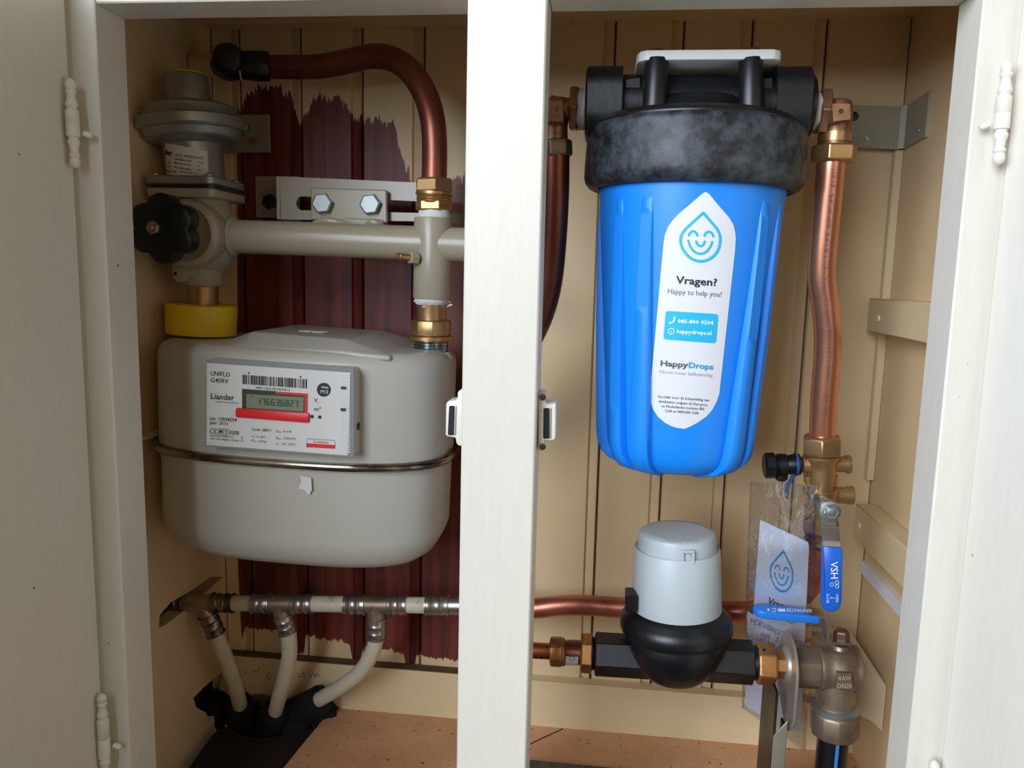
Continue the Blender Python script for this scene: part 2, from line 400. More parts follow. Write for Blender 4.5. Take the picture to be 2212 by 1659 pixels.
# battens and rails on the right wall
struct(B().box((WR - .0085, YB - .009, .31), (WR, YB, P(1930, 325, YB).z)), 'trim_7', m_trim, bev=.001)
def rail(name, t0, t1, b0, X0, m, y_end):   # bar on the right wall, seen face X0
    z1, z0 = PX(*t0, X0).z, PX(*b0, X0).z
    return struct(B().box((X0, YJ + .004, z0), (WR, y_end, z1)), name, m, bev=.0012)
r1 = rail('trim_8', (1876, 644), None, (1871, 715), P(1874, 680, .848).x, m_trim, .848)
r2 = rail('trim_9', (1848, 1087), None, (1842, 1160), P(1845, 1120, .84).x, m_trim, .84)
B().lathe(PX(1898, 688, P(1874, 680, .848).x), (-1, 0, 0), [(0, .0036), (.0012, .0032), (.0014, .001)], 14).link('screw', m_hinge, r1)
B().lathe(PX(1857, 1136, P(1845, 1120, .84).x), (-1, 0, 0), [(0, .0036), (.0012, .0032), (.0014, .001)], 14).link('screw', m_hinge, r2)
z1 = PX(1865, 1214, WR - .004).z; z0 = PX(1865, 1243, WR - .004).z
struct(B().box((WR - .004, YJ + .004, z0), (WR, .856, z1)), 'light_leak_strip', mat('white leaked light strip', 'DDE3E8', .5, var=.03))  # pale strip added below the lower rail, its colour stands for leaking light
# floor
struct(B().prism([PZ(x, y, 0) for x, y in ((700, 1552), (722, 1522), (760, 1500))] + [V((-.24, YB, 0)), V((WR, YB, 0)), V((WR, YF + .1, 0)), V((XM1 + .05, YF + .1, 0)), PZ(985, 1800, 0), PZ(560, 1720, 0), PZ(612, 1659, 0), PZ(668, 1590, 0)], (0, 0, -.008)), 'floor', m_tile, 30)
struct(B().prism([PZ(x, y, -.012) for x, y in ((408, 1659), (455, 1592), (480, 1566), (520, 1588), (560, 1595), (610, 1590), (700, 1566), (740, 1560), (760, 1640), (600, 1760), (360, 1760))], (0, 0, -.01)), 'floor_lower', m_dboard, 0)
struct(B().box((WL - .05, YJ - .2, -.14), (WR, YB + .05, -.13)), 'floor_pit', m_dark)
PZ_edge = PZ(1150, 1642, 0.003)
struct(B().prism([PZ(1100, 1637, .004), PZ(1420, 1668, .004), PZ(1420, 1760, .004), PZ(1100, 1760, .004)], (0, 0, -.003)), 'floor_strip', m_grime, 0)
# baseboard along the back
zb = P(760, 1438, .845).z; bb = B()
bl = P(492, 1420, .845).x
plane_hole(bb, [V((WL, .845, zb)), V((WL, .845, .03)), P(470, 1512, .845), P(560, 1498, .845), P(640, 1512, .845), P(690, 1500, .845), P(735, 1530, .845), V((-.265, .845, 0)), V((WR, .845, 0)), V((WR, .845, zb))], [], (0, .015, 0))
struct(bb, 'baseboard_back', m_trim, 0, bev=.0012)
bpn = B(); fm = lambda x, y: P(x, y, .8446)
for pts in ([(528, 1448), (531, 1456), (535, 1449)], [(540, 1455), (548, 1448), (556, 1452), (562, 1440)], [(583, 1452), (576, 1458), (580, 1466), (588, 1464)], [(641, 1453), (650, 1461), (641, 1462)], [(655, 1448), (657, 1466)], [(650, 1455), (662, 1453)], [(668, 1452), (672, 1464), (676, 1453), (682, 1464), (684, 1454), (692, 1463)]):
    bpn.stroke(pts, 1.1, fm)
bpn.link('pencil_marks', m_pencil, bpy.data.objects['baseboard_back'], 0)

dust = mat('dusty ledge', '6B5537', .9, var=.4, vs=60)
B().box((WL + .002, .846, zb), (-.078, YB - .0005, zb + .0008)).link('dust', dust, bpy.data.objects['baseboard_back'], 0)
B().stroke([(1120, 1626), (1150, 1605), (1190, 1586), (1216, 1574)], 2.2, lambda x, y: PZ(x, y, .0003)).link('seam', m_dboard, bpy.data.objects['floor'], 0)

# door leaves, both swung open past square, with their finial hinges
def door(name, X, s, zA, hinges):
    a = math.radians(91.5 if s < 0 else 106); d = V((s*math.cos(a)*-1*-1, -math.sin(a), 0)) if s > 0 else V((math.cos(a), -math.sin(a), 0))
    o = V((X, YF - .004, 0)); L = .325; nrm = V((s * math.sin(a), s*math.cos(a) * (1 if s > 0 else 1), 0))
    d = V((s * -math.cos(a), -math.sin(a), 0)); nrm = V((s * math.sin(a), -math.cos(a) * -1 * -1, 0))
    nrm = V((-d.y, d.x, 0)) * s; nrm = nrm if nrm.x * s > 0 else -nrm
    b = B().prism([o + V((0, 0, -.28)), o + d*L + V((0, 0, -.28)), o + d*L + V((0, 0, ZT + .018)), o + V((0, 0, ZT + .018))], nrm * .018)
    dr = b.link(name, m_frame, None, 40, .0015, kind='structure')
    for (xt, yt, xb, yb) in hinges:
        A, Bq = P(xt, yt, YF - .011), P(xb, yb, YF - .011); Lh = (Bq - A).length; ax = (Bq - A)
        r = .0047
        h = B().lathe(A, ax, [(0, .0005), (.0018, r*.6), (.0042, r*.8), (.0065, r*.76), (.008, r*.6), (.0088, r*.78), (.0102, r*.8), (.0112, r*.6), (.0155, r*.7), (.0185, r*.92), (.0198, r*.9), (.0206, r*.72), (.0222, r*.74), (.0225, r*.9), (.0228, r), (Lh/2 - .0003, r), (Lh/2, r*.93), (Lh/2 + .0003, r), (Lh - .0228, r), (Lh - .0225, r*.9), (Lh - .0222, r*.74), (Lh - .0206, r*.72), (Lh - .0198, r*.9), (Lh - .0185, r*.92), (Lh - .0155, r*.7), (Lh - .0112, r*.6), (Lh - .0102, r*.8), (Lh - .0088, r*.78), (Lh - .008, r*.6), (Lh - .0065, r*.76), (Lh - .0042, r*.8), (Lh - .0018, r*.6), (Lh, .0005)], 20)
        ho = h.link('hinge', m_hinge, dr, 50)
        q = A + ax * .6 - V((s*.006, -.004, 0))
        B().lathe(q, (-s*.6, 0, -.2), [(0, .0022), (.004, .0024), (.006, .0014)], 10).link('hinge_pin', m_hinge, ho)
    return dr
door('door_1', XDL, -1, 0, [(151, 168, 163, 364), (219, 1497, 229, 1690)])
door('door_2', XDR, 1, 0, [(2177, 128, 2156, 358), (2019, 1642, 2004, 1850)])

# ================================================================ LEFT SIDE: GAS
# ---- gas meter
GM = P(682, 1232, .745); t = thing('gas_meter', 'grey enamelled gas meter with a steel seam band and a digital counter', 'gas meter', GM)
a_, b_ = P(976, 880, .745), P(378, 860, .745)
gc = (a_ + b_)/2; ga, gb = (a_ - b_).length/2, .084
roll = math.radians(1.2)
def plan(k, z, da=0., yo=0., n=56, p=2.9):
    out = []
    for i in range(n):
        u = 2*math.pi*i/n; c, s = math.cos(u), math.sin(u)
        x = (ga*k + da) * math.copysign(abs(c)**(2/p), c); y = (gb*k + da) * math.copysign(abs(s)**(2/p), s)
        q = V((x, y + yo, z - gc.z)); q = V((q.x*math.cos(roll) + q.z*math.sin(roll), q.y, q.z*math.cos(roll) - q.x*math.sin(roll)))
        out.append(V((gc.x, .745, gc.z)) + q)
    return out
zs = P(690, 1004, .745 - gb).z; zt = P(640, 757, .745 - gb).z; zbt = P(778, 1238, .68).z
up = B().rings([plan(1, zs), plan(1, zs + .01), plan(1, zt - .014), plan(1, zt - .009, -.0012), plan(1, zt - .004, -.0045), plan(1, zt - .001, -.009), plan(1, zt, -.014), plan(.5, zt), plan(.1, zt)])
up.link('upper_casing', m_meter, t, 50)
lo = B().rings([plan(1, zs, -.001), plan(1, zs - .02, -.0015), plan(.985, zbt + .034), plan(.975, zbt + .024, -.002), plan(.96, zbt + .013, -.006), plan(.93, zbt + .005, -.012), plan(.86, zbt + .001, -.02), plan(.7, zbt, -.02), plan(.2, zbt)])
lo.link('lower_casing', m_meter, t, 50)
sb = B()
for k in range(3): pass
sr = [(.0, -.0035), (.0052, -.0032), (.0068, -.001), (.0068, .001), (.0052, .0032), (.0, .0035)]
sb.rings([plan(1, zs + dz, da) for da, dz in sr] , False, False)
sb.link('seam_band', m_seam, t, 50)
# raised hump between the ports
hb = B(); hz0, hz1 = P(500, 730, .70).z, P(690, 716, .76).z
hx = [(P(505, 735, .72).x, 0), (P(575, 712, .72).x, 1), (P(772, 722, .72).x, 1), (P(872, 748, .72).x, 0)]
prof = lambda yy, k: [V((hx[0][0], yy, zt + .0005)), V((hx[1][0], yy, zt + .013*k)), V((hx[2][0], yy, zt + .009*k)), V((hx[3][0] , yy, zt - .003))]
hb.rings([[p for p in prof(.672, .0)] + [V((hx[3][0], .672, zt - .008)), V((hx[0][0], .672, zt - .006))], [p for p in prof(.690, 1)] + [V((hx[3][0], .690, zt - .008)), V((hx[0][0], .690, zt - .006))], [p for p in prof(.805, 1)] + [V((hx[3][0], .805, zt - .008)), V((hx[0][0], .805, zt - .006))], [p for p in prof(.822, 0)] + [V((hx[3][0], .822, zt - .008)), V((hx[0][0], .822, zt - .006))]])
hb.link('top_hump', m_meter, t, 30, .004, 3)
zh = zt + .0112
tb = B()
for x in (662, 692): tb.lathe(PZ(x, 716 + (x-662)*.06, zh), (0, 0, 1), [(0, .0085), (.0012, .008), (.0015, .006)], 8)
tb.link('embossed_tab', m_index, t, 20)
# threaded outlet stub
th = B(); A, Bq = P(931, 766, .745), P(931, 724, .745); L = (Bq-A).length
pr = [(0, .0185)]
for k in range(7): pr += [(L*(k+.1)/7, .0160), (L*(k+.5)/7, .0172), (L*(k+.9)/7, .0160)]
th.lathe(A, Bq-A, pr + [(L, .0160)], 32).link('threaded_stub', m_bluezinc, t, 60)
B().lathe(P(931, 772, .745), (0, 0, 1), [(0, .022), (.004, .0195), (.006, .018)], 32).link('stub_collar', m_index, t)
ts = B(); fts = lambda x, y: P(x, y, .745 - gb - .0012 + abs(x - 677)/9e4)
ts.add([fts(*p) for p in ((648, 1028), (672, 1032), (674, 1058), (668, 1069), (656, 1058), (644, 1056), (651, 1040))], [tuple(range(7))])
ts.link('tape_scrap', m_plate, t, 0)
# counter unit
YI = .648
cu = B(); Yk = .662
F = lambda x, y: P(x, y, YI)
body = [(443, 770), (450, 766), (768, 789), (786, 797), (789, 975), (780, 987), (765, 992), (452, 968), (443, 958)]
ix = B().prism([P(447, 775, YI), P(764, 797, YI), P(764, 988, YI), P(445, 964, YI)], (0, .026, 0)).link('index_housing', m_index, t, 40, .003, 3)
bk = B(); q = [P(x, y, YI + .024) for x, y in ((452, 763), (792, 787), (793, 984), (450, 968))]
B().prism([P(462, 776, YI + .022), P(778, 797, YI + .022), P(776, 985, YI + .022), P(462, 964, YI + .022)], (0, .012, 0)).link('rubber_backing', m_blackp, ix, 40, .003, 2)
def fr(d): return lambda x, y: P(x, y, YI - d)
ln = B()
def bandpoly(b, o, i, f):
    n = len(o); b.add([f(*p) for p in o] + [f(*p) for p in i], [(k, (k+1) % n, n + (k+1) % n, n + k) for k in range(n)])
bandpoly(ln, [(446, 775), (764, 797), (764, 988), (444, 964)], [(447, 784), (757, 805), (751, 984), (446, 961)], fr(.0006)); ln.link('lens_edge', m_lens, ix, 0)
pl = B().quad([(447, 784), (757, 805), (751, 984), (446, 961)], fr(.0008)); pl.link('printed_plate', m_plate, ix, 0)
rb = B()
for k in range(34):
    y0 = 808 + k*5.05
    rb.prism([P(738, y0, YI - .0009), P(757, y0 + 1.2, YI - .0009), P(757, y0 + 3.4, YI - .0009), P(738, y0 + 2.2, YI - .0009)], (0, -.0008, 0))
for k in range(31):
    y0 = 790 + k*5.4
    rb.prism([P(447, y0, YI - .0009), P(453, y0 + .4, YI - .0009), P(453, y0 + 2.0, YI - .0009), P(447, y0 + 1.6, YI - .0009)], (0, -.0005, 0))
rb.link('lens_ridges', m_rib, ix, 0, kind='stuff')
f1, f2, f3 = fr(.0011), fr(.0014), fr(.0018)
tx = B(); A4 = 4.1
for s, x, y, w, h, bo in (('UNIFLO', 454.5, 811, 42, 9.6, .006), ('G4SRV', 455, 825.5, 38, 9.6, .006), ('Liander', 455, 861.5, 51, 12, .012),
    ('onderdeel van alliander', 464.5, 868.6, 51, 3.2, 0), ('s/n: 13034294', 453, 907, 58, 7, .012), ('Jaar: 2013', 453, 915.8, 39, 6.6, .006),
    ('0200', 494.5, 938.2, 21.5, 8.4, .006), ('M13', 473, 936.3, 17, 8.6, .008), ('DK-0200-MI002-013', 454.5, 942.6, 50, 4, 0),
    ('EN1359:1998/A1 CLASS 1.5', 454.5, 949.5, 71, 4, 0), ('T', 520, 949.8, 4.6, 6, .012), ('Code: 28011', 543.5, 930, 41.5, 6, .006),
    ('V', 544, 944.6, 4.5, 4.6, 0), ('1.2 dm³', 553, 945, 20, 4.6, 0), ('P', 544, 953.6, 3.6, 4.6, 0), ('max', 548, 954.2, 5.5, 2.2, .02), (': 0.3 bar', 556, 954.8, 20, 4.6, 0),
    ('Q', 595.5, 933, 5, 5, 0), ('max', 601, 934, 5.5, 2.2, .02), (': 6 m³/h', 609, 933.8, 20, 5, 0), ('Q', 595.5, 947.6, 5, 5, 0), ('min', 601, 948.6, 5.5, 2.2, .02), (': 0.04 m³/h', 610, 948.6, 28, 5, 0),
    ('t', 595.5, 960, 2, 5, 0), ('m', 599, 960.6, 3, 2.4, .02), (': -25...+55°C', 605, 960.6, 34, 5, 0),
    ('V', 678, 868.6, 7.6, 8.6, .004), ('c', 685.6, 871, 3.2, 3.4, 0), ('m', 678.5, 887.4, 9, 8.4, .008), ('³', 688, 887.4, 4.6, 8.4, 0),
    ('28011001303429413', 551.5, 839.8, 74.5, 5, 0)):
    tx.text(s, x, y, w, h, f1, A4, bo)
for x, y, r in ((537, 806, 1.9), (649, 814.4, 1.9), (674, 900, 3.7), (690.5, 901, 3.7)): tx.disc(x, y, r, f2, 14)
tx.stroke([(462.5, 927.5), (457, 926.2), (454.6, 931), (456.5, 935.4), (461.5, 936)], 1.3, f1); tx.stroke([(470, 928), (464.5, 927.5), (463, 932), (464.5, 936.4), (469, 936.6)], 1.3, f1); tx.stroke([(463.5, 932), (468, 932.3)], 1.2, f1)
tx.stroke([(471.2, 926), (492.8, 927.5), (492.8, 939.8), (471.2, 938.2)], 1, f1, True, 1)
x = 523.5; rnd = random.Random(28)
while x < 662:
    w = rnd.choice((.9, .9, 1.6, 2.4, 3.1)); yo = (x - 523.5)*.071
    tx.quad([(x, 809.5 + yo), (x + w, 809.5 + yo), (x + w, 829.5 + yo), (x, 829.5 + yo)], f1); x += w + rnd.choice((.9, .9, 1.5, 2.3))
tx.link('printed_text', m_black, ix, 0)
sq = B().disc(699.5, 842, 15, f1, 28); sq.link('round_stamp', m_black, ix, 0)
wt = B().text('M13', 692.5, 849.5, 16, 7.2, f2, A4, .01); wt.stroke([(694.5, 834.8), (709, 836.8), (709, 839), (694.5, 837)], 1, f2, True, 1); wt.link('stamp_text', m_white, ix, 0)
B().prism([P(523.5, 840, YI - .0009), P(596, 845, YI - .0009), P(596, 850, YI-.0009), P(659, 854, YI - .0009), P(658.5, 891, YI - .0009), P(523.5, 882, YI - .0009)], (0, -.0004, 0)).link('display_recess', m_lcdframe, ix, 0)
B().quad([(532, 851), (656, 858), (655, 889), (532, 881)], f2).link('display', m_lcd, ix, 0)
dg = B()
SEG = {'0': 'abcdef', '1': 'bc', '2': 'abged', '3': 'abgcd', '6': 'afgedc', '7': 'abc', '8': 'abcdefg'}
def digit(ch, x, y, w, h):
    sg = {'a': ((0, 0), (1, 0)), 'b': ((1, 0), (1, .5)), 'c': ((1, .5), (1, 1)), 'd': ((0, 1), (1, 1)), 'e': ((0, .5), (0, 1)), 'f': ((0, 0), (0, .5)), 'g': ((0, .5), (1, .5))}
    for k in SEG[ch]:
        (u0, v0), (u1, v1) = sg[k]; sl = 1.4
        dg.stroke([(x + u0*w - v0*sl, y + v0*h + u0*w*.07), (x + u1*w - v1*sl, y + v1*h + u1*w*.07)], 1.9, fr(.0017), sub=1)
for i, ch in enumerate('176636827'): digit(ch, 556.5 + i*10.1, 860.5 + i*.68, 5.8, 12.5)
dg.stroke([(540, 856), (547, 856.4)], 1.6, fr(.0017), sub=1); dg.link('display_digits', m_lcddig, ix, 0)
B().prism([P(x, y, YI - .0012) for x, y in ((513, 880.5), (667, 891.5), (669.5, 894), (668.5, 911), (666, 912.5), (513.5, 900.5), (510.5, 898), (511, 883))], (0, -.0022, 0)).link('red_slide', m_red, ix, 40, .0006, 2)
B().prism([P(x, y, YI - .0012) for x, y in ((598, 845.8), (664, 850.4), (663.5, 890.5), (659, 890.2), (659.2, 855), (598, 850.4))], (0, -.001, 0)).link('red_frame', m_red, ix, 0)
br = B().quad([(662.6, 957.3), (723, 961.5), (723, 969.5), (662.2, 965.8)], f1); br.text('FLONIDAN', 677, 956.6, 32, 4.6, f1, A4, .008); br.link('maker_bar', m_red, ix, 0)
ob = B().stroke([(662.4, 966), (662.4, 947.5), (723.4, 951.5), (723.4, 969)], .8, f2, sub=1)
ob.link('maker_frame', m_lcdframe, ix, 0)
for x, y in ((736.5, 837), (735.5, 884)): B().quad([(x, y - 2.4), (x + 11, y - 1.6), (x + 11, y + 4.6), (x, y + 3.8)], fr(.002)).link('lens_clip', m_lcdframe, ix, 0)
xs = P(764, 900, YI).x + .0003
so = B().lathe(PX(774, 921, xs), (1, 0, 0), [(0, .0035), (.0006, .0033), (.0008, .0018)], 16).link('side_screw', m_blackp, ix)

# ---- yellow union nut on the meter inlet
yn = thing('union_nut', 'yellow plastic union nut on the left inlet of the gas meter', 'pipe fitting', P(435, 720, .745))
pr = [(0, 69), (.03, 72.5), (.9, 73.5), (.97, 73), (1, 70), (1, 34)]
B().lp((435, 722, .745), (436, 656, .745), pr, 40, cap=False).link('collar', m_yellow, yn, 50)
# ---- gas valve with star knob
gv = thing('gas_valve', 'beige cast gas valve with a black star knob above the yellow nut', 'valve', P(434, 655, .745))
B().lp((436, 668, .745), (439, 610, .745), [(0, 31), (.86, 31), (.88, 33), (1, 33)], 28).link('brass_nipple', m_brass, gv)
vb = B()
vb.lp((440, 618, .745), (436, 545, .745), [(0, 39), (.04, 41), (.35, 42), (.5, 46), (.75, 54), (1, 50)], 32)
A = P(438, 508, .745)
R_ = lambda px: px * MP(438, 508, .745)
vb.lathe(A, (0, 0, 1), [(-.040, .006), (-.036, .018), (-.028, .0262), (-.016, .0312), (0, .0335), (.014, .0315), (.026, .0272), (.034, .026), (.040, .0285), (.047, .029)], 36)
vb.lathe(A + V((0, .012, 0)), (0, -1, 0), [(0, .026), (.020, .0325), (.040, .033), (.046, .031), (.047, .0265), (.044, .024), (.044, 0)], 36)
vb.lp((470, 509, .745), (512, 511, .745), [(0, 46), (.5, 42), (.75, 40), (.85, 43), (1, 38)], 30)
vb.link('body', m_beigec, gv, 60)
lg = B().prism([P(x, y, .722) for x, y in ((372, 560), (410, 565), (430, 590), (412, 596), (401, 600), (396, 609), (383, 612), (374, 603), (370, 590))], (0, .016, 0)); lg.link('lug', m_beigec, gv, 40, .002, 2)
B().lathe(P(379, 591, .7218), (0, -1, 0), [(0, .0016), (.0004, .0016)], 12).link('lug_hole', m_dark, gv, 0)
Yk = .672
kc = P(345, 493, Yk); mk = MP(345, 493, Yk)
def star(R0, R1, y, n=96, ph=0.):
    out = []
    for i in range(n):
        u = 2*math.pi*i/n; c = .5 + .5*math.cos(6*(u - math.pi/2 + ph)); c = c**.5
        r = R0 + (R1 - R0)*c; out.append(V((kc.x + r*math.cos(u), y, kc.z + r*math.sin(u))))
    return out
kb = B().rings([star(.0240, .0295, Yk + .019), star(.0255, .0312, Yk + .017), star(.0257, .0316, Yk + .003), star(.0250, .0308, Yk + .001), star(.0232, .0288, Yk)], True, True)
kn = kb.link('star_knob', m_blackp, gv, 45)
B().lathe(V((kc.x, Yk + .017, kc.z)), (0, 1, 0), [(0, .011), (.03, .011)], 24).link('stem', m_beigec, gv)
nc = P(333, 492, Yk)
B().nut(V((nc.x, Yk + .001, nc.z)), (0, -1, 0), .0062, .0048, 6, .3).link('nut', m_zinc, kn, 30)
B().lathe(V((nc.x, Yk, nc.z)), (0, -1, 0), [(0, .0033), (.0075, .0033), (.0082, .0026)], 16).link('stud', m_brass, kn)
# ---- gas pressure regulator
gr = thing('gas_pressure_regulator', 'cast aluminium gas pressure regulator with a wide round diaphragm disc and a printed label', 'regulator', P(428, 425, .745))
def plate(y0, y1, m, name, s=.0345, xo=0., bev=.0012):
    a, b2 = P(425 + xo, y0, .745), P(426 + xo, y1, .745)
    pts = []
    for k in range(4):
        for j in range(5):
            u = math.pi/2*(k + j/4) ; cx_, cy_ = [(1, 1), (-1, 1), (-1, -1), (1, -1)][k]
            pts.append(V((a.x + cx_*(s - .006) + .006*math.cos(u), .745 + cy_*(s - .006) + .006*math.sin(u), b2.z)))
    return B().prism(pts, (0, 0, a.z - b2.z)).link(name, m, gr, 40, bev)
plate(433, 414, m_beigec, 'lower_flange', xo=2); plate(414, 406, m_blackp, 'gasket', .0335, 4, 0); plate(406, 388, m_alu, 'upper_flange')
A, Bq = (425, 400), (401, 165)
def RP(y, r): return ((400 - y)/235, r)
rg = B().lp((425, 400, .745), (401, 165, .745), [RP(392, 60), RP(315, 61), RP(312, 65), RP(309, 80), RP(305, 93), RP(300, 98), RP(290, 100), RP(287, 103), RP(286, 110), RP(282, 114), RP(264, 114), RP(260, 110), RP(259, 101), RP(255, 98), RP(239, 97), RP(234, 93), RP(230, 82), RP(226, 60), RP(221, 47.5), RP(172, 46), RP(166, 44), RP(163, 40)], 56)
rg.link('housing', m_alu, gr, 35)
B().lp((402, 168, .745), (401, 158, .745), [(0, 41), (.7, 40), (1, 36)], 32).link('yellow_cap', m_yellow, gr)
sd = B()
for i, (dx, dy) in enumerate(((-1, -1), (1, -1), (1, 1), (-1, 1))):
    q = P(425, 388, .745); sd.lathe(V((q.x + dx*.027, .745 + dy*.027, q.z - .001)), (0, 0, 1), [(0, .0042), (.003, .004), (.004, .0026)], 12)
    sd.link('flange_screw', m_zinc, gr); sd = B()
q = P(412, 272, .745)
B().lathe(q + V((.048, .016, -.002)), (0, 0, 1), [(0, .0035), (.006, .0035), (.007, .002)], 6).link('rim_screw', m_dsteel, gr, 20)
# label wrapped round the neck
na, nb = P(425, 400, .745), P(401, 165, .745); nd = (nb - na).normalized(); nr = 60.7*.5*(MP(425, 400, .745) + MP(401, 165, .745))
fn = onsurf(lambda p: (p - na - nd*(p - na).dot(nd)).length - nr, .0004); fn2 = onsurf(lambda p: (p - na - nd*(p - na).dot(nd)).length - nr, .0008)
lb = B(); rows = []
for j in range(8):
    v = j/7; row = []
    for i in range(13):
        u = i/12; x = 357 + u*(448 - 357) ; y = 309 + v*67 + (u*15 + u*u*3) * (1 - .25*v) - (1 - u)*0
        row.append(fn(x + v*2 - (0 if u < .9 else 0), y))
    rows.append(row)
for k in rows: lb.v += k
lb.f += [(j*13+i, j*13+i+1, (j+1)*13+i+1, (j+1)*13+i) for j in range(7) for i in range(12)]
lo_ = lb.link('label', m_plate, gr, 60)
lt = B()
for s, x, y, w, h, bo, an in (('ilar', 354, 333, 18, 9.5, .04, 8), ('0412', 378, 337, 15, 6, .0, 7), ('3533222-X-33', 397.5, 338.5, 33, 4.2, .03, 8), ('12', 433, 343, 7, 5, 0, 8),
    ('Aardgas m³/h', 377.5, 344.5, 36, 3.6, .02, 8), ('12.5', 427, 352, 13, 4.6, 0, 8), ('Boom m³/h', 377.5, 353.4, 34, 3.6, .02, 8), ('10', 425, 360.5, 7, 4.6, 0, 8),
    ('Pi max mbar', 377.5, 362.6, 36, 3.6, .02, 8), ('200', 425, 369, 11, 4.6, 0, 8), ('p  X', 356, 352, 11, 3.8, .02, 6), ('en X', 356, 361, 11, 3.8, .02, 6), ('G4KG-10-P', 356, 370.5, 25, 4, .02, 7), ('4/0/063061', 388, 373, 40, 4.6, 0, 6)):
    lt.text(s, x, y, w, h, fn2, an, bo, 1)
lt.link('printed_text', m_black, lo_, 0)
# ---- aluminium wall plate behind the regulator
ap = thing('wall_plate', 'small pale aluminium plate screwed to the boards behind the regulator', 'bracket', P(530, 330, .852))
B().pp([(474, 247), (581, 247), (583, 329), (474, 330)], .848, .003).link('plate', m_aluplate, ap, 30, .0005)
B().lathe(P(547, 304, .848), (0, -1, 0), [(0, .005), (.0016, .0046), (.002, .002)], 16).link('screw', m_brass, ap)
B().lathe(P(524, 268, .848), (0, -1, 0), [(0, .0045), (.007, .004), (.0075, .002)], 6).link('hex_bolt', m_dsteel, ap, 20)
B().box((P(500, 290, .852).x, .8505, P(500, 300, .85).z), (P(540, 290, .852).x, YB + .001, P(500, 275, .85).z)).link('spacer', m_aluplate, ap)
# ---- painted duct stub on the left wall, and black elbow with copper pipe
ds = thing('duct_stub', 'cream painted pipe stub coming out of the left wall above the regulator', 'pipe', P(398, 141, .82))
A = P(478, 141, .82); wl = V((WL + .002, .82, A.z))
B().lathe(wl, A - wl, [(0, .0118), (.002, .0122), ((A - wl).length, .0118)], 28).link('stub', m_inner, ds)
el = thing('black_elbow', 'black taped pipe elbow at the left end of the bent copper gas pipe', 'pipe fitting', P(500, 165, .81))
eb = B()
eb.lp((583, 143.5, .812), (505, 140.5, .80), [(0, 28), (.04, 31), (.3, 31.5), (.6, 30), (1, 27)], 30)
eb.lathe(P(499, 128, .806), P(489, 124.5, .765) - P(499, 128, .806), [(0, .015), (.02, .0146), (.036, .0142), (.0395, .0125), (.0405, .009)], 32)
A = P(505, 141, .80); eb.tube([A + V((.005, 0, 0)), A, A + V((-.008, .006, 0)), P(478, 141, .82)], [.0135, .0145, .014, .0125], 24)
eb.link('elbow', m_tapeb, el, 50)
B().lp((516, 140, .802), (519, 140, .8025), [(0, 31), (0, 32.2), (1, 32.4), (1, 31)], 32).link('white_tape', m_ptfe, el)
# copper pipe
cp = thing('bent_copper_pipe', 'tarnished copper gas pipe bending down from the black elbow to the brass coupling', 'pipe', P(939, 386, .745))
px = [(938, 395, .745), (939, 313, .745), (933, 250, .747), (915, 197, .752), (885, 153, .76), (848, 128, .768), (806, 122, .778), (758, 131, .79), (708, 141, .80), (657, 145, .806), (560, 143.5, .814)]
B().tube([P(*p) for p in px], .0118, 24, 8).link('pipe', m_copdark, cp, 60)
# ---- upper brass coupling
uc = thing('compression_coupling', 'yellow brass compression coupling joining the copper gas pipe to the beige tee', 'pipe fitting', P(937, 470, .745))
ub = B()
ub.lnut((938, 418, .745), (938, 386, .745), 44, 6, .26); ub.link('upper_nut', m_brass, uc, 25, .0006)
pr = [(0, 36), (.1, 38), (.2, 36), (.3, 38.5), (.4, 36), (.5, 38.5), (.6, 36), (.68, 40), (.86, 40), (.9, 36), (1, 36)]
B().lp((937, 440, .745), (938, 412, .745), pr, 32).link('threads', m_brass, uc, 30)
B().lnut((937, 457, .745), (937, 433, .745), 40.5, 6, .5).link('lower_nut', m_brass, uc, 25, .0006)
# ---- beige pipe and tee
bp_ = thing('gas_manifold_pipe', 'thick beige horizontal gas pipe with a vertical tee sleeve at its right', 'pipe', P(700, 550, .745))
mbr = MP(700, 518, .745)
B().tube([P(492, 510.5, .745), P(700, 517.5, .745), P(895, 525.5, .745), P(1060, 531.5, .745)], 36.3*mbr, 32, 2).link('pipe', m_beige, bp_, 60)
B().lp((933, 645, .745), (936, 471, .745), [(0, 37), (0, 40), (.01, 41), (.99, 41), (1, 40), (1, 36)], 40).link('tee_sleeve', m_beige, bp_, 50)
wb = B()
for x0, x1, y0, y1 in ((676, 756, 477, 480), (790, 828, 480, 482)):
    wb.tube([P(x0, y0 + 3, .752), P((2*x0+x1)/3, y0, .75), P((x0+2*x1)/3, y1, .75), P(x1, y1 + 3, .752)], [.001, .0038, .0036, .001], 10, 4)
wb.link('weld_bead', m_beige, bp_, 60)
pt = B(); pt.lp((938, 480, .745), (938, 455, .745), [(0, 36), (.3, 34.5), (.5, 35.5), (.7, 34), (1, 33.5)], 30); pt.link('thread_tape', m_ptfe, bp_, 60)
pt = B(); pt.lp((932, 666, .745), (932, 643, .745), [(0, 24), (.3, 31), (.5, 35), (.75, 37), (1, 36)], 30)
rn = random.Random(3)
for x, y in ((897, 646), (900, 650), (968, 650), (972, 656), (915, 660), (950, 658)):
    pt.prism([P(x, y, .712), P(x + rn.uniform(-9, 9), y + rn.uniform(3, 9), .711), P(x + 7, y + 3, .713)], (0, .0006, 0))
pt.link('frayed_tape', m_ptfe, bp_, 60)
B().lp((884, 556, .722), (858, 553, .715), [(0, 8), (.5, 7.5), (.8, 8.5), (.85, 7), (1, 7.5), (1, 3)], 16).link('test_nipple', m_brass, bp_, 40)
B().lnut((902, 558, .728), (884, 556, .722), 14, 6, .2).link('nipple_nut', m_beigec, bp_, 25)
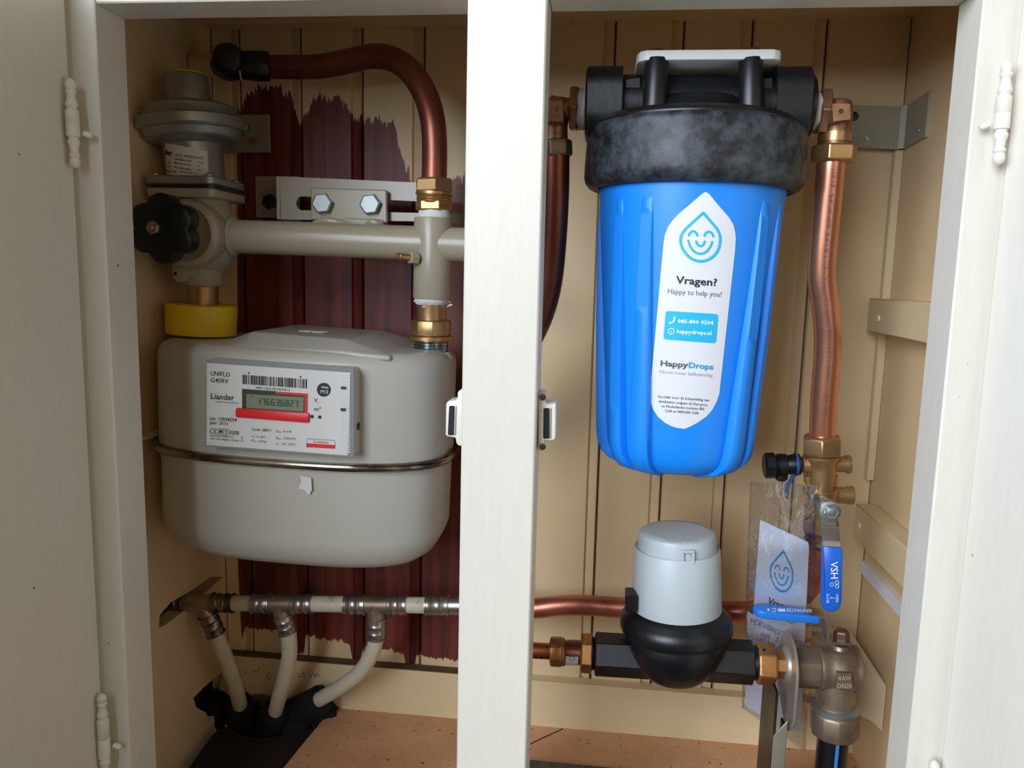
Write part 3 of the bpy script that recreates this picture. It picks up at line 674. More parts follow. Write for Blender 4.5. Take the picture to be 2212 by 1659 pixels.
# ---- lower brass union
lu = thing('meter_union', 'brass union with flanged nut on the threaded right outlet of the gas meter', 'pipe fitting', P(931, 738, .745))
B().lp((932, 700, .745), (932, 655, .745), [(0, 31), (.8, 31), (.9, 32), (1, 32)], 28).link('tailpiece', m_brass, lu, 40)
B().lp((931, 735, .745), (931, 725, .745), [(0, 43), (.15, 46.5), (.85, 46.5), (1, 43)], 36).link('flange', m_brass, lu, 40)
B().lnut((931, 726, .745), (931, 690, .745), 44, 8, .3, .08).link('hex_nut', m_brass, lu, 25, .0005)
# ---- slotted mounting bracket
mb = thing('mounting_bracket', 'beige slotted steel bracket rail bolted to the red boards above the gas pipe', 'bracket', P(700, 470, .81))
rz = B(); f = lambda x, y: P(x, y, .80)
outer = [f(605, 381), f(895, 394), f(1040, 400), f(1040, 484), f(895, 478), (f(605, 474))]
slot = [f(650, 424), f(1000, 439), f(1000, 462), f(650, 454), f(643, 450), f(639, 440), f(643, 428)]
plane_hole(rz, outer, [slot], (0, .004, 0)); rz.link('slotted_rail', m_beige, mb, 30)
zz = lambda y: P(600, y, .80).z
xw = P(605, 400, .80).x
B().box((xw - .004, .80, P(605, 474, .80).z), (xw, .858, P(605, 381, .80).z)).link('rail_web', m_beige, mb, 30)
xo = P(555, 420, .858).x
B().box((xo, .854, P(580, 470, .856).z), (xw, .858, P(580, 381, .856).z)).link('rail_foot', m_beige, mb, 30, .0005)
for i, (x, y, Y, m) in enumerate(((585, 436, .854, m_dsteel),)):
    B().lathe(P(x, y, Y), (0, -1, 0), [(0, .013), (.0015, .013), (.002, .009)], 24).link('washer', m_beige, mb)
    B().nut(P(x, y, Y - .0015), (0, -1, 0), .0085, .006, 6, .3).link('anchor_bolt', m, mb, 25)
B().pp([(671, 405), (835, 410), (836, 481), (671, 475)], .790, .006).link('clamp_plate', m_beige, mb, 30, .0012)
B().pp([(740, 470), (828, 474), (828, 489), (740, 486)], .788, .02).link('clamp_foot', m_beige, mb, 30, .0012)
for x, y in ((699, 440), (802, 442)):
    B().lathe(P(x, y, .79), (0, -1, 0), [(0, .0105), (.0008, .0105)], 24).link('bolt_washer', m_zinc, mb)
    B().nut(P(x, y, .7895), (0, -1, 0), .0108, .0065, 6, .12, .1).link('hex_bolt', m_zinc, mb, 25)

# ---- white water pipes with press tees below the meter
YPI = .772
def seg_y(x): return 1302 + (x - 440)*.0135 if x < 640 else 1304 + (x - 640)*.012
def sleeve(b, A, Bq, r):
    L = (Bq - A).length
    b.lathe(A, Bq - A, [(0, r*.92), (.0004, r*1.12), (L*.08, r*1.14), (L*.1, r), (L*.3, r), (L*.33, r*1.07), (L*.37, r), (L*.63, r), (L*.67, r*1.07), (L*.7, r), (L*.93, r), (L*.95, r*1.1), (L*.99, r*1.1), (L, r*.9)], 24)
rp = 17.2*MP(620, 1305, YPI); rsl = 20*MP(620, 1305, YPI)
drops = [
 [(440, 1312, .772), (455, 1338, .772), (467, 1370, .775), (492, 1434, .79), (513, 1500, .812), (520, 1532, .826)],
 [(606, 1314, .772), (616, 1340, .772), (623, 1366, .773), (625, 1415, .78), (615, 1464, .79), (603, 1505, .80), (593, 1545, .812)],
 [(812, 1318, .772), (815, 1345, .772), (813, 1378, .773), (803, 1412, .778), (776, 1453, .788), (730, 1487, .80), (686, 1513, .814)]]
tees = [((355, 400), 428, (458, 505)), ((545, 587), 610, (632, 677)), ((745, 792), 815, (838, 880))]
tl = ['metal press tee nearest the left wall with blackened sleeves', 'middle metal press tee below the gas meter', 'right metal press tee below the gas meter with shiny sleeves']
dl_ = ['white plastic pipe dropping from the left press tee into the floor hole', 'white plastic pipe dropping from the middle press tee into the floor hole', 'white plastic pipe bending left from the right press tee to the floor']
pt_ = lambda x: P(x, seg_y(x), YPI)
m_blacksl = mat('sooty steel sleeve', '8A8378', .34, 1, col2='241F1C', vs=30, thr=(.3, .5))
for i, ((l0, l1), c, (r0, r1)) in enumerate(tees):
    ms = m_blacksl if i == 0 else m_steel
    tt = thing('press_tee', tl[i], 'pipe fitting', P(c, seg_y(c) + 22, YPI), 'press tees on the white pipe')
    b = B(); b.tube([pt_(l1 - 6), pt_(r0 + 6)], rsl*.93, 24, 1, True, False)
    d0 = P(*drops[i][0]); d1 = P(*drops[i][1]); b.tube([pt_(c), d0, d0.lerp(d1, .8)], rsl*.93, 24, 2)
    b.link('tee_body', m_gbrass, tt, 50)
    for a, e in ((l1, l0), (r0, r1)):
        b = B(); sleeve(b, pt_(a), pt_(e), rsl); b.link('press_sleeve', ms, tt, 50)
    b = B(); q0 = d0.lerp(d1, .55); q1 = P(*drops[i][2]) if i else P(*drops[i][2]); sleeve(b, q0, q1, rsl); b.link('press_sleeve', ms, tt, 50)
wl_ = ['short white plastic pipe between the left and middle press tees', 'white plastic pipe between the middle and right press tees', 'short white plastic pipe right of the right press tee']
for i, (x0, x1) in enumerate(((500, 550), (672, 750), (876, 925))):
    w = thing('white_pipe', wl_[i], 'pipe', P((x0+x1)/2, seg_y((x0+x1)/2) + 18, YPI), 'horizontal white pipes')
    B().tube([pt_(x0), pt_(x1)], rp, 24, 1, True, False).link('pipe', m_wpipe, w)
for i, d in enumerate(drops):
    w = thing('drop_pipe', dl_[i], 'pipe', P(*d[-1]), 'white drop pipes')
    B().tube([P(*p) for p in d[1:]], rp*.98, 24, 6).link('pipe', m_wpipe, w, 60)
cl = thing('press_coupler', 'metal press coupling on the white pipe next to the mullion', 'pipe fitting', P(945, seg_y(945) + 22, YPI))
b = B(); sleeve(b, pt_(972), pt_(920), rsl); b.link('press_sleeve', m_steel, cl, 50)
B().tube([pt_(965), pt_(1080)], rsl*.95, 24, 1, True, False).link('coupler_body', m_steel, cl)
e = thing('wall_pipe_end', 'dark pipe end passing through the slot in the left wall', 'pipe', P(350, 1320, YPI))
B().tube([pt_(380), V((WL - .017, YPI, pt_(340).z))], rp*.9, 20, 1, True, False).link('pipe', m_blacksl, e)
# foam stubs round the drop pipes
fl = ['dark foam collar round the left drop pipe', 'dark foam collar round the middle drop pipe', 'ragged dark foam collar round the right drop pipe']
def foamstub(i, axis0, axis1, r0, r1):
    k = thing('foam_collar', fl[i], 'pipe insulation', axis1, 'foam collars in the floor hole')
    L = (axis1 - axis0).length; b = B(); d = (axis1 - axis0).normalized()
    b.lathe(axis0, d, [(0, r0*.72), (-.001, r0*.86), (.001, r0*.98), (.004, r0), (L, r1), (L, r1*.7)], 26)
    r_ = random.Random(i + 9)
    b.v = [p + V((r_.uniform(-1, 1), r_.uniform(-1, 1), r_.uniform(-1, 1)))*.0011 for p in b.v]
    b.link('foam', m_foam, k, 60)
for i, (x, y, Y) in enumerate(((517, 1520, .823), (594, 1535, .81), (694, 1510, .815))):
    a = P(x, y, Y); prev = P(*drops[i][-2]); d = (P(*drops[i][-1]) - prev).normalized()
    foamstub(i, a, a + d*.06, .0165, .019)
fm_ = thing('foam_lump', 'dark ragged foam packing lying in the floor hole against the wall', 'pipe insulation', P(560, 1575, .835))
b = B()
for j, (x, y, Y, r) in enumerate(((470, 1530, .845, .024), (540, 1555, .838, .022), (640, 1570, .825, .02), (700, 1545, .835, .018), (585, 1580, .83, .022))):
    n0 = len(b.v); c = P(x, y, Y)
    b.lathe(c, (0, 0, 1), [(r*math.sin(a_ - math.pi/2), r*math.cos(a_ - math.pi/2)) for a_ in [math.pi*k/8 for k in range(9)]], 16)
    rr = random.Random(j)
    for k in range(n0, len(b.v)): b.v[k] = c + (b.v[k] - c) * rr.uniform(.82, 1.1)
b.link('foam', m_foam, fm_, 60)
ct = thing('wall_cleat', 'small wooden cleat end sticking out from the left wall beside the gas meter', 'wood scrap', PX(325, 948, WL + .002))
fc = lambda x, y: PX(x, y, WL + .010)
B().prism([fc(*q) for q in ((312, 946), (336, 932), (364, 923), (368, 935), (344, 941), (322, 950), (312, 951))], (-.0095, 0, 0)).link('cleat', m_trim, ct, 30, .0006)
# ================================================================ MULLION CATCHES
def catch(s, label, x0, x1, yt, yb, pix, mag, strip_, screws):
    t = thing('magnetic_catch', label, 'cabinet catch', P((x0+x1)/2, yb, YJ), 'magnetic door catches on the mullion')
    Yc = .575
    b = B().prism([P(x, y, Yc) for x, y in pix], (0, .020, 0)); hs = b.link('housing', m_hinge, t, 35, .0014, 2)
    B().pp(mag, Yc - .0008, .004).link('magnet', m_blackp, t, 30, .0006)
    B().pp(strip_, Yc - .0005, .004).link('steel_strip', m_zinc, t, 30, .0004)
    for x, y in screws: B().lathe(P(x, y, Yc), (0, -1, 0), [(0, .0026), (.0006, .0024), (.0007, .001)], 12).link('screw', m_seam, t)
catch(-1, 'white magnetic catch on the gas meter side of the mullion', 963, 1000, 845, 965,
      [(963, 872), (968, 866), (985, 865), (988, 858), (988, 848), (993, 842), (1006, 842), (1004, 965), (989, 963), (985, 957), (984, 946), (962, 942)],
      [(970, 877), (982, 877), (980, 941), (967, 940)], [(983.5, 877), (987, 877), (985, 941), (981.5, 941)], [])
catch(1, 'white magnetic catch on the water filter side of the mullion', 1166, 1200, 850, 975,
      [(1163, 848), (1176, 850), (1176, 868), (1180, 873), (1201, 871), (1200, 945), (1196, 952), (1175, 951), (1173, 975), (1162, 975)],
      [(1174, 882), (1187, 882), (1187, 948), (1173, 948)], [(1188.5, 882), (1192, 882), (1191, 948), (1188, 948)], [(1172, 965), (1172, 858)])

# ================================================================ RIGHT SIDE: WATER
# ---- water filter
YW = .67
wf = thing('water_filter', 'big blue water filter housing with a black head and a white drop shaped sticker', 'water filter', P(1458, 1015, YW))
FA, FB = P(1498, 330, YW), P(1455, 980, YW)
fd = (FB - FA).normalized(); FLn = (FB - FA).length
mF = (MP(1505, 330, YW) + MP(1459, 980, YW))/2 * .957
def ft(y): return (y - 330)/650*FLn            # distance along the axis for an image row
tab = [(ft(395), 203*mF), (ft(420), 201*mF), (ft(700), 178*mF), (ft(925), 158*mF), (ft(955), 154*mF), (ft(975), 147*mF), (ft(990), 134*mF), (ft(1001), 112*mF), (ft(1007), 80*mF), (ft(1009), 30*mF)]
B().lathe(FA, fd, tab, 72).link('sump', m_blue, wf, 50)
fx = V((1, 0, 0)); fx = (fx - fd*fx.dot(fd)).normalized(); fy = V((0, -1, 0)); fy = (fy - fd*fy.dot(fd)).normalized()
ribtab = [(ft(440), 0.0), (ft(500), .0022), (ft(600), .0042), (ft(700), .0060), (ft(925), .0088), (ft(955), .0090), (ft(975), .0085)]
routab = [(ft(975), 147*mF + .0085), (ft(988), 143*mF + .006), (ft(1000), 130*mF + .004), (ft(1008), 112*mF + .002), (ft(1014), 86*mF)]
for phi, w in ((-31, 13), (-52, 11), (43, 12.5), (62, 11), (-92, 12), (100, 12), (152, 12), (208, 12)):
    b = B(); rs = []; u0 = math.radians(phi); N_ = 34
    for i in range(N_):
        tt = ft(440) + (ft(1014) - ft(440))*i/(N_ - 1)
        r = lerp_tab(tab, tt); h = lerp_tab(ribtab, tt); row = []; rf_ = lerp_tab(tab, min(tt, ft(1001)))
        if tt > ft(975): h = lerp_tab(routab, tt) - r
        wt_ = (w*.8 + w*.3*min(1, (tt - ft(440))/(ft(900) - ft(440))))*.001
        for k, (du, dr) in enumerate(((-1.04, min(-.004, h - .012)), (-1, h - .0012 if h > .0012 else -.0004), (-.82, h), (.82, h), (1, h - .0012 if h > .0012 else -.0004), (1.04, min(-.004, h - .012)))):
            u = u0 + du*wt_*.5/rf_
            row.append(FA + fd*tt + (fx*math.sin(u) + fy*math.cos(u))*(r + dr))
        rs.append(row)
    b.rings(rs, True, True); b.link('rib', m_blue, wf, 50)
# head: threaded collar, ported head, bolt posts
cp_ = [(ft(286), 224), (ft(290), 231), (ft(298), 234), (ft(345), 236), (ft(386), 237), (ft(398), 234), (ft(408), 226), (ft(413), 214), (ft(408), 205), (ft(400), 203)]
B().lathe(FA, fd, [(t_, r*mF) for t_, r in cp_], 80).link('collar', m_blackw, wf, 45)
cb = B()
for k in range(18):
    if k in (): continue
    u = 2*math.pi*k/18 + .22; d_ = fx*math.sin(u) + fy*math.cos(u); tn = d_.cross(fd)
    c = FA + d_*(238*mF - .0025); hw = .0035
    cb.add([c + tn*hw + fd*ft(384), c - tn*hw + fd*ft(384), c - tn*hw + fd*ft(402), c + tn*hw + fd*ft(402), c + d_*.004 + tn*hw*.7 + fd*ft(386), c + d_*.004 - tn*hw*.7 + fd*ft(386), c + d_*.003 - tn*hw*.7 + fd*ft(400), c + d_*.003 + tn*hw*.7 + fd*ft(400)],
        [(0, 1, 2, 3), (4, 5, 6, 7), (0, 1, 5, 4), (1, 2, 6, 5), (2, 3, 7, 6), (3, 0, 4, 7)])
hd = B()
hd.lathe(FA, fd, [(ft(222), 70*mF), (ft(226), 95*mF), (ft(238), 112*mF), (ft(262), 124*mF), (ft(266), 150*mF), (ft(270), 208*mF), (ft(282), 222*mF), (ft(300), 224*mF)], 64)
hd.link('head', m_blackp, wf, 40)
# big square cornered ports either side
def port(x0, x1, yc, hw, hh, label):
    b = B(); rs = []
    for x, k in ((x0, .93), (x0 + (4 if x1 > x0 else -4), 1), (x1, 1.0)):
        c = P(x, yc, YW); m_ = MP(x, yc, YW); rs.append([])
        for q in range(4):
            for j in range(6):
                u = math.pi/2*(q + j/5); sx, sy = [(1, 1), (-1, 1), (-1, -1), (1, -1)][q]; R = .018
                rs[-1].append(c + V((0, (sx*(hw - R) + R*math.cos(u))*k, (sy*(hh - R) + R*math.sin(u))*k)))
    b.rings(rs); return b.link(label, m_blackp, wf, 40)
port(1266, 1342, 230, .033, .0275, 'inlet_port'); port(1736, 1660, 233, .033, .0275, 'outlet_port')
hb = B().lathe(P(1300, 228, YW), P(1730, 232, YW) - P(1300, 228, YW), [(0, .024), (.165, .024)], 40)
for x0, x1 in ((1352, 1382), (1640, 1668)):
    hb.pp([(x0, 172), (x1, 168), (x1, 262), (x0, 262)], YW - .022, .044)
hb.link('head_bridge', m_blackp, wf, 40)
for x, x2 in ((1419, 1413), (1622, 1622)):
    b = B(); b.lp((x, 128, .640), (x2, 252, .640), [(0, 23), (0, 24.5), (.02, 25.5), (1, 28.5)], 28); b.link('bolt_post', m_blackp, wf, 50)
rbz = B()
for x in (1308, 1707):
    rbz.pp([(x - 8, 262), (x + 8, 262), (x + 8, 300), (x - 8, 300)], .60, .02)
# sticker
lt_ = [(415, 1523.5), (417, 1519), (421, 1514), (440, 1492), (463, 1465), (476, 1453), (490, 1443), (505, 1437), (520, 1434), (560, 1430), (850, 1404), (868, 1405.5), (885, 1411), (900, 1421), (913, 1436), (920, 1449), (924.5, 1462), (926.5, 1478)]
rt_ = [(415, 1524.5), (417, 1529), (421, 1533.5), (440, 1549), (455, 1562), (470, 1575), (485, 1584), (500, 1588), (515, 1589.5), (540, 1588), (850, 1554), (868, 1548), (885, 1539), (900, 1526), (913, 1507), (920, 1494), (924.5, 1484), (926.5, 1479)]
def sump_sdf(p):
    q = p - FA; t_ = q.dot(fd); return (q - fd*t_).length - lerp_tab(tab, t_)
fs0 = onsurf(sump_sdf, .0004); fs1 = onsurf(sump_sdf, .0007); fs2 = onsurf(sump_sdf, .0010)
lb = B(); ys = sorted(set([y for y, _ in lt_] + [y for y, _ in rt_] + list(range(540, 850, 40)))); nx = 14
for y in ys:
    l, r = lerp_tab(lt_, y), lerp_tab(rt_, y)
    for i in range(nx + 1): lb.v.append(fs0(l + (r - l)*i/nx, y + (i/nx - .5)*0))
lb.f = [(j*(nx+1)+i, j*(nx+1)+i+1, (j+1)*(nx+1)+i+1, (j+1)*(nx+1)+i) for j in range(len(ys)-1) for i in range(nx)]
sk = lb.link('sticker', m_label, wf, 60)
LOGO = dict(drop=[(1519.7, 459.7), (1549, 494.3), (1554.5, 506), (1556, 520), (1551, 541), (1535, 558.5), (1513, 564.5), (1491, 557), (1475, 538), (1470, 519.6), (1474, 504.4), (1483, 492.6)],
    le=[(1488, 508.8), (1490.5, 503), (1496.5, 499.5), (1503, 502), (1506.4, 508.6)], re=[(1521.8, 509.5), (1525, 503), (1532, 500.8), (1538, 503.8), (1540.7, 510.5)],
    sm=[(1486.8, 519.6), (1491.4, 533), (1501, 544.5), (1513.3, 548.3), (1525, 544.5), (1534.4, 533), (1538.6, 522.6)], no=[(1503.7, 521.3), (1507.2, 528.6), (1513.5, 531.6), (1519.5, 528.4), (1522.2, 521.8)])
def logo(b, f, k=1.):
    d = LOGO['drop']
    b.stroke([d[0], d[1]], 6*k, f, sub=1); b.stroke(d[1:], 6*k, f, sub=4); b.stroke([d[-1], d[0]], 6*k, f, sub=1); b.disc(*d[0], 3*k, f, 8)
    for n_ in ('le', 're', 'sm', 'no'):
        b.stroke(LOGO[n_], 4.8*k, f)
        for e_ in (LOGO[n_][0], LOGO[n_][-1]): b.disc(*e_, 2.4*k, f, 10)
b = B(); logo(b, fs1); b.link('drop_logo', m_cyan, sk, 0)
b = B().text('Vragen?', 1459.5, 612, 89, 15.5, fs1, 3.8, .018)
for s, x, y, w in (('Geschikt voor de behandeling van', 1420, 859, 112), ('drinkwater volgens de Europese', 1422.5, 869.5, 106), ('en Nederlandse normen EN', 1428.5, 879.6, 92), ('1208 en NEN-EN 1208.', 1437, 890, 73)):
    b.text(s, x, y, w, 5.6, fs1, 4.2, .004, 1)
b.link('printed_text', m_navy, sk, 0)
B().text('Happy to help you!', 1442.5, 634, 116, 11, fs1, 3.8, -.004).link('printed_text', m_dgrey, sk, 0)
cy = B(); c4 = [(1438, 671.5), (1552, 678.5), (1547, 741.8), (1433, 733)]
tl, tr, br_, bl_ = [V((*p, 0)) for p in c4]; o_ = []
for c, p0, p1 in ((tl, bl_, tr), (tr, tl, br_), (br_, tr, bl_), (bl_, br_, tl)):
    a = c + (p0 - c).normalized()*6; e_ = c + (p1 - c).normalized()*6
    o_ += [a.lerp(c, .0), a.lerp(c, .5).lerp(c.lerp(e_, .5), .5)*1.0, e_]
oo = []
for a, e_ in zip(o_, o_[1:] + o_[:1]):
    k_ = max(1, int((e_ - a).length/7)); oo += [a.lerp(e_, q/k_) for q in range(k_)]
cen = (tl + br_)/2
ringsA = [[fs1(*(cen + (p - cen)*k).xy) for p in oo] for k in (.04, .2, .4, .6, .8, 1.0)]
cy.rings(ringsA, True, False); cy.link('contact_box', m_cyan, sk, 0)
b = B().text('085-800 0204', 1463.5, 697.5, 78, 8.2, fs2, 3, .03, 1).text('happydrops.nl', 1462, 719.5, 75, 8.2, fs2, 3.4, .03, 1)
b.stroke([(1457 + 0, 686), (1456.5, 691), (1453, 696), (1446.5, 698)], 3.2, fs2); b.stroke([(1458.5, 685.5), (1455, 685.5)], 3.4, fs2, sub=1); b.stroke([(1445.5, 696), (1447.5, 699)], 3.6, fs2, sub=1)
b.stroke([(1450 + 6.4*math.cos(a), 715.5 + 6.4*math.sin(a)) for a in [math.pi*k/6 for k in range(12)]], 1.5, fs2, True, 2)
b.text('i', 1449, 719, 1.8, 6, fs2, 3, .03); b.link('contact_text', m_white, sk, 0)
B().text('Happy', 1426.5, 790, 60, 11.5, fs1, 4, .03).link('printed_text', m_dgrey, sk, 0)
B().text('Drops', 1487.5, 794.5, 53.5, 11.5, fs1, 4, .03).link('printed_text', m_cyan2, sk, 0)
B().text('Nooit meer kalkaanslag', 1425.5, 806.5, 114, 7.6, fs1, 3.9, -.004).link('printed_text', m_lgrey, sk, 0)
# ---- white bracket above the filter
wb_ = thing('filter_bracket', 'white plastic wall bracket plate bolted above the black filter head', 'bracket', P(1530, 130, .70))
zc = P(1530, 128, .632).z
b = B(); pr = [PZ(x, y, zc) for x, y in ((1377, 124), (1384, 121), (1680, 122), (1689, 126), (1691, 131))]
yb_ = .80
front = [V((p.x, p.y, zc)) for p in pr]
xl, xr = front[0].x, front[-1].x
rnd_ = [V((xl, .645, zc)), V((xl + .002, .637, zc)), V((xl + .007, .633, zc)), V((xr - .007, .633, zc)), V((xr - .002, .637, zc)), V((xr, .645, zc)), V((xr, .738, zc)), V((xr - .012, .75, zc)), V((xl + .012, .75, zc)), V((xl, .738, zc))]
b.prism(rnd_, (0, 0, .0075)); b.link('top_plate', m_whitep, wb_, 40, .0012, 2)
b = B().box((xl + .02, .745, zc - .02), (xr - .02, .752, zc + .0075)).box((xl + .03, .748, zc - .002), (xr - .03, YB + .001, zc + .0065)); b.link('bracket_arm', m_whitep, wb_, 40, .001)
for x in (1416, 1624):
    q = P(x, 110, .655); B().lathe(V((q.x, .655, zc + .0072)), (0, 0, 1), [(0, .0085), (.002, .0085), (.0035, .0075), (.006, .0065), (.0066, .004)], 12).link('plate_bolt', m_rust, wb_, 40)
# ---- fittings either side of the filter
lf = thing('elbow_coupling', 'bronze elbow fitting on the left port of the blue water filter', 'pipe fitting', P(1205, 340, .672))
Yl = .672
def twrap(A, Bq, r, name, par):
    a, c = P(*A), P(*Bq); L = (c - a).length; pr = [(0, r*.85)]
    for k in range(5): pr += [(L*(k + .1)/5, r*.95), (L*(k + .5)/5, r), (L*(k + .9)/5, r*.95)]
    return B().lathe(a, c - a, pr + [(L, r*.85)], 30).link(name, m_ptfe, par, 60)
twrap((1278, 237, Yl), (1246, 236, Yl), 44*MP(1260, 237, Yl), 'thread_tape', lf)
B().lnut((1231, 236, Yl), (1250, 236, Yl), 50, 6, .1).link('flange_nut', m_bronze, lf, 25, .0006)
b = B(); b.lp((1236, 237, Yl), (1190, 237, Yl), [(0, 25), (.4, 24), (1, 30)], 26); b.lp((1199, 214, Yl), (1202, 312, Yl), [(0, 24), (.08, 30), (.4, 31), (.62, 25), (1, 25)], 28)
b.pp([(1178, 218), (1215, 218), (1217, 262), (1180, 262)], .648, .02); b.link('elbow_body', m_bronze, lf, 45, 0)
fel = lambda x, y: P(x, y, .6478)
B().text('3', 1199, 240, 6, 8, fel, 2, .01).link('cast_mark', m_dsteel, lf, 0)
fq = onsurf(lambda p, a=P(1199, 214, Yl), d=(P(1202, 312, Yl) - P(1199, 214, Yl)).normalized(): (p - a - d*(p-a).dot(d)).length - .0101, .0003)
B().text('VIWA', 1186, 290, 26, 9, fq, 2, .02).link('cast_mark', m_gbrass, lf, 0)
B().lp((1200, 296, Yl), (1201, 304, Yl), [(0, 26), (1, 26)], 26).link('ring', m_bronze, lf)
B().lnut((1202, 302, Yl), (1204, 340, Yl), 34, 6, .35, .1).link('compression_nut', m_gbrass, lf, 25, .0006)
lp_ = thing('left_copper_pipe', 'dark red copper pipe curving behind the mullion below the left filter port', 'pipe', P(1140, 900, .73))
B().tube([P(1203, 335, .672), P(1202, 420, .673), P(1197, 520, .677), P(1188, 610, .685), P(1170, 680, .695), P(1140, 745, .71), P(1095, 830, .725), P(1060, 930, .735)], .0107, 22, 6).link('pipe', m_copdark, lp_, 60)

rf = thing('elbow_coupling', 'bronze elbow fitting on the right port of the blue water filter', 'pipe fitting', P(1798, 352, .672))
twrap((1748, 240, Yl), (1768, 241, Yl), 42*MP(1760, 240, Yl), 'thread_tape', rf)
B().lnut((1764, 241, Yl), (1788, 242, Yl), 51, 6, .1).link('flange_nut', m_bronze, rf, 25, .0006)
b = B(); b.lp((1782, 244, Yl), (1815, 246, Yl), [(0, 25), (.5, 24), (1, 29)], 26); b.lp((1812, 216, Yl), (1804, 318, Yl), [(0, 20), (.06, 27), (.3, 31), (.6, 30), (.68, 27), (1, 32)], 28)
b.pp([(1798, 224), (1836, 224), (1837, 258), (1800, 262)], .646, .022); b.link('elbow_body', m_bronze, rf, 45)
B().disc(1817, 240, 6, lambda x, y: P(x, y, .6457), 6).link('cast_mark', m_dsteel, rf, 0)
B().lp((1806, 288, Yl), (1804, 308, Yl), [(0, 31), (0, 33), (1, 33), (1, 31)], 30).link('ring', m_brass, rf)
B().lnut((1803, 314, Yl), (1800, 352, Yl), 49, 6, .45, .1).link('compression_nut', m_brass, rf, 25, .0006)
rpx = [(1798, 335), (1794, 360), (1786, 450), (1777, 545), (1775, 602), (1781, 650), (1787, 700), (1788, 740), (1786, 790), (1781, 848), (1778, 900), (1776, 965)]
rp_ = thing('right_copper_pipe', 'bright copper pipe with printed date running down from the filter to the stop valve', 'pipe', P(1776, 965, .70))
b = B(); b.tube([P(x, y, .672 + .028*max(0, (y - 350)/600)) for x, y in rpx], .0111, 28, 6); path = b.path[:]
po = b.link('pipe', m_copper, rp_, 60)
def cap_sdf(path, r):
    def f(p):
        best = 9
        for a, c in zip(path, path[1:]):
            ac = c - a; k = max(0, min(1, (p - a).dot(ac)/ac.length_squared)); d = (p - a - ac*k).length
            if d < best: best = d
        return best - r
    return f
path = [q for k, q in enumerate(path) if k % 2 == 0 and k < len(path) - 2] + [path[-1]]
fp = onsurf(cap_sdf(path, .0112), .0004)
b = B()
for s, x, y, w, an in ((':15:15', 1798, 366, 38, 96), ('25 OCT 2015', 1792, 418, 128, 95.5), ('1-1-1', 1778.5, 553, 50, 91), ('part', 1776.5, 608, 30, 88), ('Tectube', 1779, 643, 60, 83), ('EN 1057 - 22x1', 1787.5, 712, 110, 91)):
    b.text(s, x, y, w, 8, fp, an, .002, 1)
b.text('00 22', 1782, 850, 50, 8, fp, 93, .002, 1); b.link('printed_text', m_dgrey, po, 0)
# ---- aluminium strap on the back and right wall
ra = thing('wall_strap', 'bent aluminium strap screwed across the back corner beside the right elbow', 'bracket', P(1900, 325, .85))
b = B().pp([(1836, 226), (1948, 231), (1943, 323), (1834, 318)], .846, .003); b.link('back_leg', m_aluplate2, ra, 30, .0004)
b = B(); zt_, zb_ = P(1945, 228, .846).z, P(1943, 321, .846).z; xs_ = P(1946, 270, .846).x
b.prism([V((xs_ - .001, .849, zt_)), V((xs_ - .001, .849, zb_)), V((WR - .0005, .846, zb_)), V((WR - .0005, .846, zt_))], (.0, -.003, 0))
b.prism([V((WR - .003, .848, zt_)), V((WR - .003, .848, zb_)), V((WR - .003, .792, zb_ + .002)), V((WR - .003, .792, zt_ + .002))], (.003, 0, 0)); b.link('side_leg', m_aluplate2, ra, 30)
B().lathe(P(1877, 297, .846), (0, -1, 0), [(0, .0042), (.001, .004), (.0014, .0015)], 14).link('screw', m_zinc, ra)
B().lathe(PX(1984, 282, WR - .003), (-1, 0, 0), [(0, .0025), (.0008, .002)], 12).link('screw', m_zinc, ra)
B().lathe(P(1842, 252, .846), (0, -1, 0), [(0, .005), (.004, .0045), (.005, .002)], 6).link('hex_bolt', m_dsteel, ra, 20)

# ---- stop valve with drain
YV = .70
sv = thing('stop_valve', 'bronze stop valve with drain cap and a blue lever hanging straight down', 'valve', P(1775, 1180, YV))
B().lnut((1776, 940, YV), (1775, 985, YV), 43, 6, .25, .14).link('union_nut', m_brass, sv, 25, .0008)
b = B(); b.lp((1775, 984, YV), (1772, 1120, YV), [(0, 38), (.04, 38), (.1, 33), (.22, 30), (.38, 30), (.5, 27), (.52, 36), (.58, 37), (.66, 33), (.8, 34), (1, 30)], 32)
b.lp((1768, 1003, YV), (1733, 1004, YV), [(0, 22), (.5, 19), (.8, 18), (1, 18)], 24)
b.lp((1776, 1003, YV), (1838, 1003, YV), [(0, 22), (.3, 17), (.8, 17), (.82, 20), (.97, 20), (1, 14)], 24)
b.lp((1774, 1068, YV), (1844, 1070, YV), [(0, 24), (.3, 18), (.78, 18), (.8, 20), (.97, 20), (1, 14)], 24)
b.pp([(1742, 1030), (1766, 1030), (1764, 1050), (1744, 1050)], .695, .012); b.pp([(1800, 1028), (1812, 1028), (1812, 1050), (1802, 1050)], .695, .012)
b.link('body', m_brass, sv, 45)
b = B(); b.lp((1728, 1003, YV), (1672, 1005, YV), [(0, 21), (.02, 23), (.35, 22), (.5, 20), (.52, 24), (.85, 25), (.87, 22), (1, 22)], 20)
b.lnut((1676, 1005, YV), (1650, 1006, YV), 28, 8, .1, .15); b.lp((1688, 1020, YV), (1688, 1038, YV), [(0, 14), (.8, 13), (1, 9)], 14)
b.link('drain_cap', m_blackp, sv, 35)
b = B(); b.lp((1722, 1003, YV), (1716, 1003, YV), [(0, 24.5), (.5, 25.5), (1, 24.5)], 24, cap=False); b.tube([P(1715, 1026, .688), P(1708, 1040, .682), P(1702, 1052, .681), P(1700, 1070, .681)], .0013, 8, 5)
